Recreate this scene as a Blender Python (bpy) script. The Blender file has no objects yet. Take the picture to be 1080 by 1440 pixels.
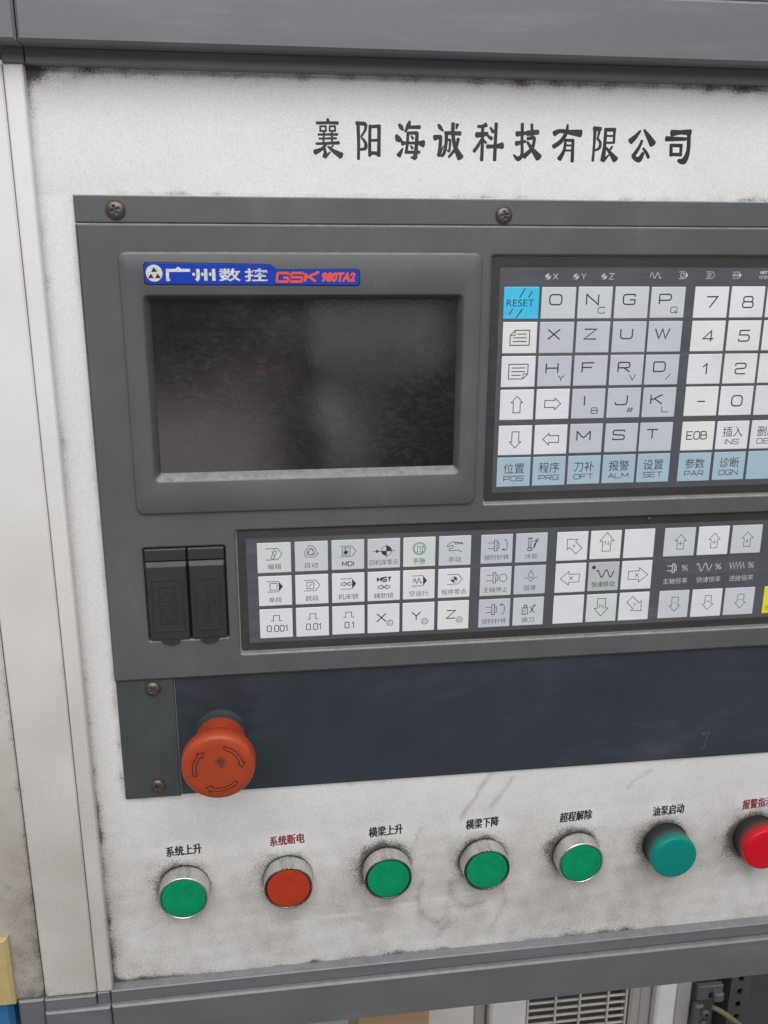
import bpy, bmesh, math, random
import numpy as np
from mathutils import Vector, Matrix
random.seed(7); rng = np.random.RandomState(7)
SC = bpy.context.scene
COL = SC.collection
MM = 0.001
AMB_LO, AMB_HI, LAMP, LPOS = 0.23, 1.08, 14.2, (-0.12, -1.05, 0.80)
# parts of the room as directions seen from the panel: (u0, u1, v0, v1, softness, colour)
REFL = [(-0.17, 0.01, -0.30, -0.165, 0.04, (1.7, 1.45, 1.6)), (0.055, 0.20, -0.13, -0.065, 0.007, (1.3, 1.3, 1.25)), (0.155, 0.19, -0.12, -0.085, 0.01, (0.7, 0.62, 0.62)), (-0.06, 0.04, -0.148, -0.12, 0.014, (0.65, 0.42, 0.36)), (0.0, 0.05, -0.10, -0.075, 0.015, (0.7, 0.65, 0.65)),
        (0.062, 0.088, -0.20, -0.15, 0.012, (1.9, 1.9, 2.0)), (0.078, 0.112, -0.25, -0.175, 0.014, (1.7, 1.6, 1.6)), (-0.6, 0.6, -0.62, -0.27, 0.03, (0.25, 0.22, 0.2))]
# panel coordinates are millimetres: X to the right, Z up, d = depth into the panel (negative = towards the viewer)

# ------------------------------------------------------------------ camera
cam = bpy.data.cameras.new('camera'); camo = bpy.data.objects.new('camera', cam); COL.objects.link(camo)
cam.sensor_fit = 'VERTICAL'; cam.sensor_height = 36.0; cam.lens = 32.311
cam.clip_start = 0.01; cam.clip_end = 100
R_ = np.array([[0.99115929, -0.00436019, -0.1326056], [-0.03322697, 0.9594533, -0.27990236], [0.1284493, 0.28183391, 0.95082618]])
def w3(r): return Vector((r[0], r[2], -r[1]))
rx, dn, fw = w3(R_[0]), w3(R_[1]), w3(R_[2])
camo.matrix_world = Matrix(((rx.x, -dn.x, -fw.x, -0.130577), (rx.y, -dn.y, -fw.y, -0.49098), (rx.z, -dn.z, -fw.z, 0.022678), (0, 0, 0, 1)))
SC.camera = camo
SC.view_settings.view_transform = 'Standard'; SC.view_settings.look = 'None'
SC.view_settings.exposure = 0.0; SC.view_settings.gamma = 1.0

# ------------------------------------------------------------------ world (soft workshop daylight)
W = bpy.data.worlds.new('World'); SC.world = W; W.use_nodes = True
wn, wl = W.node_tree.nodes, W.node_tree.links
bg = wn['Background']
def wmath(op, a, b=None, c=None):
    n = wn.new('ShaderNodeMath'); n.operation = op
    for i, v in enumerate((a, b, c)):
        if v is None: continue
        if isinstance(v, (int, float)): n.inputs[i].default_value = v
        else: wl.new(v, n.inputs[i])
    return n.outputs[0]
tc = wn.new('ShaderNodeTexCoord'); sx = wn.new('ShaderNodeSeparateXYZ'); wl.new(tc.outputs['Generated'], sx.inputs[0])
DX, DY, DZ = sx.outputs
ny = wmath('MAXIMUM', wmath('MULTIPLY', DY, -1.0), 0.02)
U_ = wmath('DIVIDE', DX, ny); V_ = wmath('DIVIDE', DZ, ny)
nz = wn.new('ShaderNodeTexNoise'); wl.new(tc.outputs['Generated'], nz.inputs['Vector']); nz.inputs['Scale'].default_value = 9.0
def wbox(u0, u1, v0, v1, s):            # soft edged rectangle of the room seen in direction (u, v)
    def edge(x, a, b):
        n = wn.new('ShaderNodeMapRange'); n.interpolation_type = 'SMOOTHSTEP'; wl.new(x, n.inputs[0])
        n.inputs[1].default_value = a; n.inputs[2].default_value = b; return n.outputs[0]
    m = wmath('MULTIPLY', edge(U_, u0 - s, u0 + s), edge(U_, u1 + s, u1 - s))
    m = wmath('MULTIPLY', m, wmath('MULTIPLY', edge(V_, v0 - s, v0 + s), edge(V_, v1 + s, v1 - s)))
    return wmath('MULTIPLY', m, edge(ny, 0.03, 0.1))
up = wn.new('ShaderNodeMapRange'); up.interpolation_type = 'SMOOTHSTEP'; wl.new(DZ, up.inputs[0]); up.inputs[1].default_value = -0.1; up.inputs[2].default_value = 0.8
up.inputs[3].default_value = AMB_LO; up.inputs[4].default_value = AMB_HI
lum = up.outputs[0]
front = wbox(-0.6, 0.6, -0.55, 0.4, 0.12)     # the darker side of the room, behind the viewer
lum = wmath('MULTIPLY', lum, wmath('SUBTRACT', 1.0, wmath('MULTIPLY', front, 0.45)))
lum = wmath('MULTIPLY', lum, wmath('ADD', 0.8, wmath('MULTIPLY', nz.outputs['Fac'], 0.4)))
def wvec(op, a, b):
    n = wn.new('ShaderNodeVectorMath'); n.operation = op
    if isinstance(a, tuple): n.inputs[0].default_value = a
    else: wl.new(a, n.inputs[0])
    wl.new(b, n.inputs['Scale' if op == 'SCALE' else 1]); return n.outputs[0]
rad = wvec('SCALE', (0.97, 0.985, 1.0), lum)
for (u0, u1, v0, v1, s, c) in REFL: rad = wvec('ADD', rad, wvec('SCALE', c, wbox(u0, u1, v0, v1, s)))
wl.new(rad, bg.inputs['Color']); bg.inputs['Strength'].default_value = 1.0

# ------------------------------------------------------------------ the big roof light of the workshop
la = bpy.data.lights.new('roof_light', 'AREA'); la.shape = 'RECTANGLE'; la.size = 1.5; la.size_y = 1.0; la.energy = LAMP
la.color = (1.0, 0.985, 0.965)
lo = bpy.data.objects.new('roof_light', la); COL.objects.link(lo)
lo.location = LPOS
lo.rotation_euler = (Vector((-0.05, 0, -0.1)) - Vector(LPOS)).to_track_quat('-Z', 'Y').to_euler()

# ------------------------------------------------------------------ materials
def new_mat(name):
    m = bpy.data.materials.new(name); m.use_nodes = True
    return m, m.node_tree.nodes, m.node_tree.links, m.node_tree.nodes['Principled BSDF']
def N_(nodes, links, kind, **kw):
    n = nodes.new(kind)
    for k, v in kw.items():
        if k in n.inputs.keys():
            if hasattr(v, 'is_output'): links.new(v, n.inputs[k])
            else: n.inputs[k].default_value = v
        else: setattr(n, k, v)
    return n
def rgba(c): return (c[0], c[1], c[2], 1)
def surface(name, col, rough=0.5, metal=0.0, spec=0.5, var=0.10, vscale=12, grain=0.06, gscale=1300, bump=0.05, bscale=900, stretch=(1, 1, 1),
            grime=False, grime_col=(0.05, 0.042, 0.036), film_col=None, dust=None, gh=2.2, coat=0.0, trans=0.0, ledge=None, pepper=1.1):
    m, n, l, b = new_mat(name)
    tcn = n.new('ShaderNodeTexCoord'); mp = n.new('ShaderNodeMapping'); mp.inputs['Scale'].default_value = stretch
    l.new(tcn.outputs['Object'], mp.inputs['Vector']); P = mp.outputs[0]
    n1 = N_(n, l, 'ShaderNodeTexNoise', Vector=P, Scale=vscale, Detail=5.0, Roughness=0.6)
    n2 = N_(n, l, 'ShaderNodeTexNoise', Vector=tcn.outputs['Object'], Scale=gscale, Detail=2.0, Roughness=0.7)
    def mr(x, a, bb, c, d):
        k = n.new('ShaderNodeMapRange'); l.new(x, k.inputs[0])
        for i, v in enumerate((a, bb, c, d)): k.inputs[i + 1].default_value = v
        return k.outputs[0]
    def mth(op, x, y):
        k = n.new('ShaderNodeMath'); k.operation = op
        for i, v in enumerate((x, y)):
            if isinstance(v, (int, float)): k.inputs[i].default_value = v
            else: l.new(v, k.inputs[i])
        return k.outputs[0]
    f = mth('MULTIPLY', mr(n1.outputs['Fac'], 0.3, 0.7, 1 - var, 1 + var), mr(n2.outputs['Fac'], 0.3, 0.7, 1 - grain, 1 + grain))
    vm = n.new('ShaderNodeVectorMath'); vm.operation = 'SCALE'; vm.inputs[0].default_value = col; l.new(f, vm.inputs['Scale'])
    c = vm.outputs[0]; r = mr(n1.outputs['Fac'], 0.3, 0.7, max(rough - 0.08, 0.02), rough + 0.08)
    def mixc(fac, c0, c1):
        k = n.new('ShaderNodeMix'); k.data_type = 'RGBA'
        l.new(fac, k.inputs[0]); l.new(c0, k.inputs[6])
        if isinstance(c1, tuple): k.inputs[7].default_value = rgba(c1)
        else: l.new(c1, k.inputs[7])
        return k.outputs[2]
    if dust:                                   # dust speckles and rubbed streaks: (colour, amount, scale, stretch)
        dcol, amt, dsc, dst = dust
        mp2 = n.new('ShaderNodeMapping'); mp2.inputs['Scale'].default_value = dst; l.new(tcn.outputs['Object'], mp2.inputs['Vector'])
        d1 = N_(n, l, 'ShaderNodeTexNoise', Vector=mp2.outputs[0], Scale=dsc, Detail=6.0, Roughness=0.75)
        d2 = N_(n, l, 'ShaderNodeTexNoise', Vector=tcn.outputs['Object'], Scale=14.0, Detail=3.0)
        df = mth('MULTIPLY', mr(d1.outputs['Fac'], 0.48, 0.75, 0, amt), mr(d2.outputs['Fac'], 0.4, 0.62, 0.15, 1.0))
        c = mixc(df, c, dcol)
    if grime:
        at = n.new('ShaderNodeAttribute'); at.attribute_name = 'grime'; g = at.outputs['Fac']
        n3 = N_(n, l, 'ShaderNodeTexNoise', Vector=tcn.outputs['Object'], Scale=1900.0, Detail=2.0, Roughness=0.7)
        n4 = N_(n, l, 'ShaderNodeTexNoise', Vector=tcn.outputs['Object'], Scale=130.0, Detail=4.0, Roughness=0.65)
        t = mth('ADD', g, mth('MULTIPLY', mth('SUBTRACT', n3.outputs['Fac'], 0.5), 2.1))
        t = mth('ADD', t, mth('MULTIPLY', mth('SUBTRACT', n4.outputs['Fac'], 0.5), 0.9))
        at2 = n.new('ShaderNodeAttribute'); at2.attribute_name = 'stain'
        sp = mr(t, 0.50, 0.50 + 1 / gh, 0, 0.9)
        film = mth('MULTIPLY', mr(g, 0.0, 1.0, 0.0, 0.75), mr(n4.outputs['Fac'], 0.3, 0.7, 0.4, 1.0))
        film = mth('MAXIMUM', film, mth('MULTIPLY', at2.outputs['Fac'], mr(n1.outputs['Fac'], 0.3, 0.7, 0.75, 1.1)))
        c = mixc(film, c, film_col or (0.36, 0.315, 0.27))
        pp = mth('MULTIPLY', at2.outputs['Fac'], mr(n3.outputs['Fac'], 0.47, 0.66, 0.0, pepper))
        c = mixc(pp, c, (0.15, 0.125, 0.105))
        c = mixc(sp, c, grime_col)
        r = mth('ADD', r, mth('MULTIPLY', sp, 0.2))
    if ledge:                                  # settled pale dust and painted light sheen on faces that look upwards
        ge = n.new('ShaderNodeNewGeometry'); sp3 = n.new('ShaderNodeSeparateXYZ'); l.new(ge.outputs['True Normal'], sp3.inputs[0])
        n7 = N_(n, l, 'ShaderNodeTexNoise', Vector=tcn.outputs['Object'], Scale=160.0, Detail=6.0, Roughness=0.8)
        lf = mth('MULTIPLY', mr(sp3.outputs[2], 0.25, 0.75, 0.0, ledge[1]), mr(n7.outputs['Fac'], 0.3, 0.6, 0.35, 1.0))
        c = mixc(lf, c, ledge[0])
    l.new(c, b.inputs['Base Color']); l.new(r, b.inputs['Roughness'])
    b.inputs['Metallic'].default_value = metal; b.inputs['Specular IOR Level'].default_value = spec
    b.inputs['Coat Weight'].default_value = coat; b.inputs['Coat Roughness'].default_value = 0.12
    b.inputs['Transmission Weight'].default_value = trans
    if bump:
        n5 = N_(n, l, 'ShaderNodeTexNoise', Vector=P, Scale=bscale, Detail=3.0, Roughness=0.6)
        bp = N_(n, l, 'ShaderNodeBump', Height=n5.outputs['Fac'], Strength=bump, Distance=0.0006)
        l.new(bp.outputs[0], b.inputs['Normal'])
    return m
M = {}
M['white'] = surface('white_paint', (0.80, 0.80, 0.795), 0.5, var=0.035, vscale=16, film_col=(0.35, 0.30, 0.245), grain=0.085, gscale=1200, bump=0.16, bscale=800, grime=True, spec=0.35)
M['white_side'] = surface('white_paint_worn', (0.80, 0.795, 0.785), 0.45, pepper=0.4, film_col=(0.37, 0.325, 0.275), var=0.06, vscale=10, grain=0.05, bump=0.06, grime=True, spec=0.4)
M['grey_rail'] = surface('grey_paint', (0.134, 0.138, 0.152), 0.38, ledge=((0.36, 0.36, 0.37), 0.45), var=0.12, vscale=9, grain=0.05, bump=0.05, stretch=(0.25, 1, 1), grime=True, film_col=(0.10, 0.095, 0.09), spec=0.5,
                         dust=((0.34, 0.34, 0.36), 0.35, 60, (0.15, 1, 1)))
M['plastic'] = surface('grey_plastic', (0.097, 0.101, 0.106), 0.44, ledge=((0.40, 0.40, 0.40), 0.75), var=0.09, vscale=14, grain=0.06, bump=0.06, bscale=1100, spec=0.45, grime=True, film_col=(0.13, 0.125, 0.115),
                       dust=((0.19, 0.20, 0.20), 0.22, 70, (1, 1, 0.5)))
M['cover'] = surface('slate_blue_sheet', (0.029, 0.039, 0.050), 0.42, var=0.16, vscale=7, grain=0.05, bump=0.03, spec=0.4, dust=((0.068, 0.080, 0.098), 0.75, 26, (0.5, 1, 1.3)))
M['cover_strip'] = surface('grey_strip', (0.058, 0.068, 0.070), 0.5, var=0.14, vscale=22, grain=0.05, bump=0.05, spec=0.4, dust=((0.10, 0.11, 0.11), 0.4, 40, (1, 1, 0.6)))
M['overlay'] = surface('dark_overlay', (0.036, 0.034, 0.034), 0.42, var=0.10, vscale=18, grain=0.08, bump=0.03, spec=0.5, dust=((0.12, 0.115, 0.115), 0.4, 90, (0.08, 1, 1)))
M['field'] = surface('overlay_field', (0.083, 0.086, 0.103), 0.40, var=0.12, vscale=18, grain=0.06, bump=0.03, spec=0.5, dust=((0.21, 0.205, 0.22), 0.45, 100, (0.06, 1, 1)))
def keymat(name, col):
    return surface(name, col, 0.36, var=0.035, vscale=40, grain=0.03, bump=0.05, bscale=200, spec=0.4, dust=((0.50, 0.48, 0.46), 0.30, 90, (0.3, 1, 1)))
M['key_white'] = keymat('key_white', (0.755, 0.765, 0.82)); M['key_cream'] = keymat('key_cream', (0.77, 0.782, 0.785)); M['key_grey'] = keymat('key_grey', (0.545, 0.575, 0.635))
M['key_pale'] = keymat('key_pale', (0.60, 0.635, 0.68)); M['key_ice'] = keymat('key_ice', (0.39, 0.53, 0.62)); M['key_cyan'] = keymat('key_cyan', (0.055, 0.52, 0.80))
M['key_mint'] = keymat('key_mint', (0.665, 0.71, 0.70)); M['key_yellow'] = keymat('key_yellow', (0.85, 0.74, 0.02)); M['key_mid'] = keymat('key_mid', (0.50, 0.53, 0.54))
M['ink'] = surface('dark_ink', (0.035, 0.036, 0.042), 0.5, bump=0, var=0.2, vscale=200)
M['ink_soft'] = surface('worn_ink', (0.12, 0.12, 0.13), 0.5, bump=0, var=0.35, vscale=260)
M['ink_green'] = surface('green_ink', (0.02, 0.12, 0.06), 0.5, bump=0)
M['ink_white'] = surface('white_ink', (0.55, 0.54, 0.58), 0.5, bump=0, var=0.25, vscale=300)
M['ink_title'] = surface('title_ink', (0.022, 0.022, 0.026), 0.45, bump=0.04, var=0.3, vscale=80, dust=((0.12, 0.12, 0.12), 0.35, 300, (1, 1, 1)))
M['ink_red'] = surface('red_ink', (0.26, 0.03, 0.04), 0.5, bump=0, var=0.3, vscale=150)
M['screen'] = surface('screen_glass', (0.015, 0.0145, 0.015), 0.085, var=0.3, vscale=12, grain=0.25, gscale=700, bump=0.012, bscale=500, spec=0.55,
                      dust=((0.115, 0.112, 0.11), 0.36, 420, (0.45, 1, 1)))
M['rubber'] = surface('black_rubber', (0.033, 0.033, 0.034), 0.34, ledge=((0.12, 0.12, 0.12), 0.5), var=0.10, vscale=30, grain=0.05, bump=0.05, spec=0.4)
M['gap'] = surface('dark_gap', (0.006, 0.006, 0.006), 0.8, bump=0)
M['badge'] = surface('blue_badge', (0.012, 0.050, 0.42), 0.18, var=0.06, bump=0, spec=0.5)
M['silver'] = surface('silver_print', (0.74, 0.74, 0.72), 0.3, metal=0.3, var=0.16, vscale=700, grain=0.25, gscale=1800, bump=0.25, bscale=1200)
M['orange'] = surface('orange_print', (0.85, 0.10, 0.025), 0.35, bump=0)
M['black'] = surface('black_print', (0.012, 0.012, 0.014), 0.4, bump=0)
M['screwmetal'] = surface('screw_metal', (0.13, 0.12, 0.105), 0.36, metal=0.75, var=0.2, vscale=300, grain=0.1, bump=0.05)
M['steel'] = surface('dirty_steel', (0.74, 0.725, 0.69), 0.26, metal=1.0, var=0.12, vscale=60, grain=0.12, gscale=900, bump=0.10, stretch=(1, 0.2, 1), grime=True, grime_col=(0.05, 0.045, 0.04), film_col=(0.2, 0.18, 0.16))
M['green_cap'] = surface('green_cap', (0.001, 0.290, 0.120), 0.36, var=0.16, vscale=70, grain=0.07, bump=0.10, bscale=500, spec=0.2, dust=((0.003, 0.11, 0.05), 0.7, 110, (1, 1, 1)))
M['red_cap'] = surface('red_cap', (0.46, 0.044, 0.016), 0.36, var=0.10, vscale=70, grain=0.05, bump=0.06, bscale=500, spec=0.22, dust=((0.20, 0.02, 0.015), 0.5, 100, (1, 1, 1)))
M['estop'] = surface('estop_red', (0.41, 0.056, 0.020), 0.34, var=0.10, vscale=50, grain=0.06, bump=0.05, spec=0.35, grime=True, grime_col=(0.05, 0.02, 0.015), film_col=(0.16, 0.04, 0.025), gh=1.2)
M['collar'] = surface('grey_collar', (0.045, 0.052, 0.052), 0.5, bump=0.05)
M['yellow'] = surface('worn_yellow_paint', (0.52, 0.40, 0.17), 0.5, var=0.15, vscale=30, bump=0.1, grime=True, grime_col=(0.06, 0.03, 0.02))
M['blue'] = surface('blue_paint', (0.03, 0.16, 0.38), 0.5, var=0.12, vscale=20, bump=0.1)
M['latch'] = surface('latch_metal', (0.11, 0.105, 0.10), 0.45, bump=0.05)
M['cab'] = surface('pale_cabinet_paint', (0.42, 0.40, 0.38), 0.5, var=0.1, vscale=8, bump=0.05)
M['cab_light'] = surface('white_cabinet_paint', (0.80, 0.79, 0.77), 0.5, var=0.06, vscale=8, bump=0.05)
M['grille'] = surface('cream_grille', (0.60, 0.56, 0.50), 0.5, var=0.08, vscale=30)
M['post'] = surface('dark_post', (0.075, 0.072, 0.070), 0.5, var=0.2, vscale=20)
M['cable'] = surface('cable', (0.16, 0.15, 0.08), 0.5)
M['wood'] = surface('wood', (0.52, 0.33, 0.18), 0.6, var=0.2, vscale=12, stretch=(0.2, 1, 1))
M['floor'] = surface('concrete', (0.20, 0.195, 0.185), 0.7, var=0.2, vscale=3, bump=0.1, bscale=60)
def lens_mat(name, deep):
    # dyed translucent lens: the smoky ribbed skirt hides the lamp body, the front holds the dye (mix along the axis = inner socket)
    m, n, l, b = new_mat(name)
    tcn = n.new('ShaderNodeTexCoord'); s = n.new('ShaderNodeSeparateXYZ'); l.new(tcn.outputs['Object'], s.inputs[0])
    nzz = N_(n, l, 'ShaderNodeTexNoise', Vector=tcn.outputs['Object'], Scale=220.0, Detail=3.0)
    ad = n.new('ShaderNodeMath'); ad.operation = 'MULTIPLY_ADD'; l.new(nzz.outputs['Fac'], ad.inputs[0]); ad.inputs[1].default_value = 0.003; l.new(s.outputs[1], ad.inputs[2])
    mrn = n.new('ShaderNodeMapRange'); mrn.interpolation_type = 'SMOOTHSTEP'; l.new(ad.outputs[0], mrn.inputs[0])
    mrn.inputs[1].default_value = -0.0015; mrn.inputs[2].default_value = -0.0125
    k = n.new('ShaderNodeMix'); k.data_type = 'RGBA'; l.new(mrn.outputs[0], k.inputs[0]); k.inputs[6].default_value = (0.045, 0.043, 0.04, 1); k.inputs[7].default_value = rgba(deep)
    l.new(k.outputs[2], b.inputs['Base Color']); b.inputs['Roughness'].default_value = 0.26
    b.inputs['Specular IOR Level'].default_value = 0.28
    return m
M['lens_teal'] = lens_mat('teal_lens', (0.0, 0.23, 0.19)); M['lens_red'] = lens_mat('red_lens', (0.62, 0.004, 0.02))

# ------------------------------------------------------------------ object helpers
ORIG = {}
def thing(name, label, cat, loc, group=None):
    o = bpy.data.objects.new(name, None); COL.objects.link(o); o.empty_display_size = 0.02
    o.location = Vector(loc) * MM; ORIG[o.name] = np.array(loc, float)
    o['label'] = label; o['category'] = cat
    if group: o['group'] = group
    return o
class MB:                                        # mesh builder in panel millimetres
    def __init__(self): self.v = []; self.f = []; self.m = []; self.g = {}; self.s = {}; self.smooth = []
    def add(self, verts, faces, mi=0, smooth=False):
        b = len(self.v); self.v += [tuple(p) for p in verts]
        for f in faces: self.f.append([b + i for i in f]); self.m.append(mi); self.smooth.append(smooth)
        return b
    def build(self, name, mats, parent=None, label=None, loc=None, sharp=None):
        me = bpy.data.meshes.new(name)
        org = ORIG[parent.name] if parent else (np.array(loc, float) if loc is not None else np.zeros(3))
        V = np.array(self.v, float)              # columns X, d, Z
        me.from_pydata(((V - org) * MM).tolist(), [], self.f)
        for mt in (mats if isinstance(mats, (list, tuple)) else [mats]): me.materials.append(mt)
        me.polygons.foreach_set('material_index', self.m); me.polygons.foreach_set('use_smooth', self.smooth)
        if sharp:
            bm = bmesh.new(); bm.from_mesh(me); bm.normal_update()
            for e in bm.edges:
                if len(e.link_faces) == 2 and e.calc_face_angle(0) > math.radians(sharp): e.smooth = False
            bm.to_mesh(me); bm.free()
        g = np.zeros(len(self.v), np.float32)
        for i, x in self.g.items(): g[i] = x
        me.attributes.new('grime', 'FLOAT', 'POINT').data.foreach_set('value', g)
        if self.s:
            for i in range(len(g)): g[i] = self.s.get(i, 0)
            me.attributes.new('stain', 'FLOAT', 'POINT').data.foreach_set('value', g)
        me.update()
        o = bpy.data.objects.new(name, me); COL.objects.link(o)
        if parent:
            o.parent = parent; ORIG[o.name] = ORIG[parent.name]
        else:
            o.location = Vector(org) * MM; ORIG[o.name] = org
        if label: o['label'] = label
        return o
    # ring stack: rings = list of vertex loops with the same count
    def rings(self, rings, cap0=False, cap1=False, mi=0, smooth=False, closed=False):
        n = len(rings[0]); base = len(self.v)
        for r in rings: self.v += [tuple(p) for p in r]
        k = len(rings)
        for a in range(k if closed else k - 1):
            b2 = (a + 1) % k
            for i in range(n):
                j = (i + 1) % n
                self.f.append([base + a * n + i, base + a * n + j, base + b2 * n + j, base + b2 * n + i]); self.m.append(mi); self.smooth.append(smooth)
        if cap0: self.f.append([base + i for i in range(n)][::-1]); self.m.append(mi); self.smooth.append(False)
        if cap1: self.f.append([base + (k - 1) * n + i for i in range(n)]); self.m.append(mi); self.smooth.append(False)
    def box(self, x0, x1, d0, d1, z0, z1, mi=0, bev=0.0):
        if bev <= 0:
            self.add([(x0, d0, z0), (x1, d0, z0), (x1, d1, z0), (x0, d1, z0), (x0, d0, z1), (x1, d0, z1), (x1, d1, z1), (x0, d1, z1)],
                     [(0, 1, 5, 4), (1, 2, 6, 5), (2, 3, 7, 6), (3, 0, 4, 7), (4, 5, 6, 7), (3, 2, 1, 0)], mi)
        else:
            self.rings([rect(x0, x1, z0, z1, bev, d1), rect(x0, x1, z0, z1, bev, d0 + bev), rect(x0 + bev, x1 - bev, z0 + bev, z1 - bev, bev * 0.5, d0)], True, True, mi)
    # flat sheet with a dense front face carrying the grime attribute, real thickness behind it
    def sheet(self, x0, x1, z0, z1, d0, d1, step=3.0, gf=None, bev=0.6, mi=0, tilt=0.0, stain=None):
        nx = max(2, int((x1 - x0) / step) + 1); nzv = max(2, int((z1 - z0) / step) + 1)
        xs = np.linspace(x0 + bev, x1 - bev, nx); zs = np.linspace(z0 + bev, z1 - bev, nzv)
        base = len(self.v); X, Z = np.meshgrid(xs, zs)
        g = np.clip(gf(X, Z), 0, 1.3) if gf else np.zeros_like(X)
        tl = lambda x: (x + 236) * tilt
        st = np.clip(stain(X, Z), 0, 1) if stain else None
        for j in range(nzv):
            for i in range(nx):
                self.g[len(self.v)] = float(g[j, i])
                if stain: self.s[len(self.v)] = float(st[j, i])
                self.v.append((xs[i], d0, zs[j] + tl(xs[i])))
        for j in range(nzv - 1):
            for i in range(nx - 1):
                a = base + j * nx + i; self.f.append([a, a + 1, a + 1 + nx, a + nx]); self.m.append(mi); self.smooth.append(False)
        loop = [(i, 0) for i in range(nx)] + [(nx - 1, j) for j in range(1, nzv)] + [(i, nzv - 1) for i in range(nx - 2, -1, -1)] + [(0, j) for j in range(nzv - 2, 0, -1)]
        def outer(i, j, d):
            x = x0 if i == 0 else x1 if i == nx - 1 else xs[i]; z = z0 if j == 0 else z1 if j == nzv - 1 else zs[j]
            return (x, d, z + tl(x))
        b1 = len(self.v)
        for k, d in enumerate((d0 + bev, d1)):
            for (i, j) in loop:
                self.g[len(self.v)] = float(g[j, i])
                if stain: self.s[len(self.v)] = float(st[j, i])
                self.v.append(outer(i, j, d))
        L = len(loop)
        for k in range(L):
            k2 = (k + 1) % L
            a = base + loop[k][1] * nx + loop[k][0]; b = base + loop[k2][1] * nx + loop[k2][0]
            self.f.append([b, a, b1 + k, b1 + k2]); self.m.append(mi); self.smooth.append(False)
            self.f.append([b1 + k2, b1 + k, b1 + L + k, b1 + L + k2]); self.m.append(mi); self.smooth.append(False)
        self.f.append([b1 + L + k for k in range(L)]); self.m.append(mi); self.smooth.append(False)
    def lathe(self, cx, cz, prof, n=64, mi=0, cap0=True, cap1=True, smooth=True, mod=None):
        rr = []
        for q, (r, d) in enumerate(prof):
            rr.append([(cx + (r + (mod(q, a) if mod else 0)) * math.cos(a), d, cz + (r + (mod(q, a) if mod else 0)) * math.sin(a)) for a in [2 * math.pi * i / n for i in range(n)]])
        self.rings(rr, cap0, cap1, mi, smooth)
def rect(x0, x1, z0, z1, r, d, n=5):
    r = max(0.02, min(r, (x1 - x0) / 2.01, (z1 - z0) / 2.01)); P = []
    for cx, cz, a0 in ((x1 - r, z1 - r, 0), (x0 + r, z1 - r, 90), (x0 + r, z0 + r, 180), (x1 - r, z0 + r, 270)):
        for k in range(n + 1):
            a = math.radians(a0 + 90 * k / n); P.append((cx + r * math.cos(a), d, cz + r * math.sin(a)))
    return P
def plate_with_holes(outline, holes, d0, d1, bev):   # flat plate with openings, made from a filled 2D curve
    cu = bpy.data.curves.new('tmp', 'CURVE'); cu.dimensions = '2D'; cu.fill_mode = 'BOTH'; cu.extrude = (d1 - d0) / 2 - bev; cu.bevel_depth = bev; cu.bevel_resolution = 2; cu.offset = -bev
    for lp in [outline] + holes:
        s = cu.splines.new('POLY'); s.points.add(len(lp) - 1); s.use_cyclic_u = True
        for p, q in zip(s.points, lp): p.co = (q[0], q[2], 0, 1)
    o = bpy.data.objects.new('tmp', cu); COL.objects.link(o)
    me = bpy.data.meshes.new_from_object(o.evaluated_get(bpy.context.evaluated_depsgraph_get()))
    mid = (d0 + d1) / 2
    V = [(v.co.x, mid - v.co.z, v.co.y) for v in me.vertices]; F = [list(p.vertices) for p in me.polygons]
    bpy.data.objects.remove(o); bpy.data.curves.remove(cu); bpy.data.meshes.remove(me)
    return V, F

# ------------------------------------------------------------------ drawing of printed marks
def rounded(pts, r, closed):
    if r <= 0 or len(pts) < 3: return list(pts)
    out = []; n = len(pts)
    for i, p in enumerate(pts):
        if not closed and i in (0, n - 1): out.append(p); continue
        a = np.array(pts[i - 1]); b = np.array(p); c = np.array(pts[(i + 1) % n])
        la_, lc = np.linalg.norm(a - b), np.linalg.norm(c - b)
        q = min(r, la_ * 0.49, lc * 0.49)
        if q < 1e-6: out.append(p); continue
        s = b + (a - b) / la_ * q; e = b + (c - b) / lc * q
        for k in range(5):
            t = k / 4; out.append(tuple((1 - t) ** 2 * s + 2 * t * (1 - t) * b + t * t * e))
    return out
TXT = {}
def text2d(s, bold=0.0):
    if (s, bold) not in TXT:
        cu = bpy.data.curves.new('tmp', 'FONT'); cu.body = s; cu.offset = bold; cu.resolution_u = 3
        o = bpy.data.objects.new('tmp', cu); COL.objects.link(o)
        me = bpy.data.meshes.new_from_object(o.evaluated_get(bpy.context.evaluated_depsgraph_get()))
        V = np.array([v.co[:2] for v in me.vertices]); F = [list(p.vertices) for p in me.polygons]
        bpy.data.objects.remove(o); bpy.data.curves.remove(cu); bpy.data.meshes.remove(me)
        TXT[(s, bold)] = (V, F)
    return TXT[(s, bold)]
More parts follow.
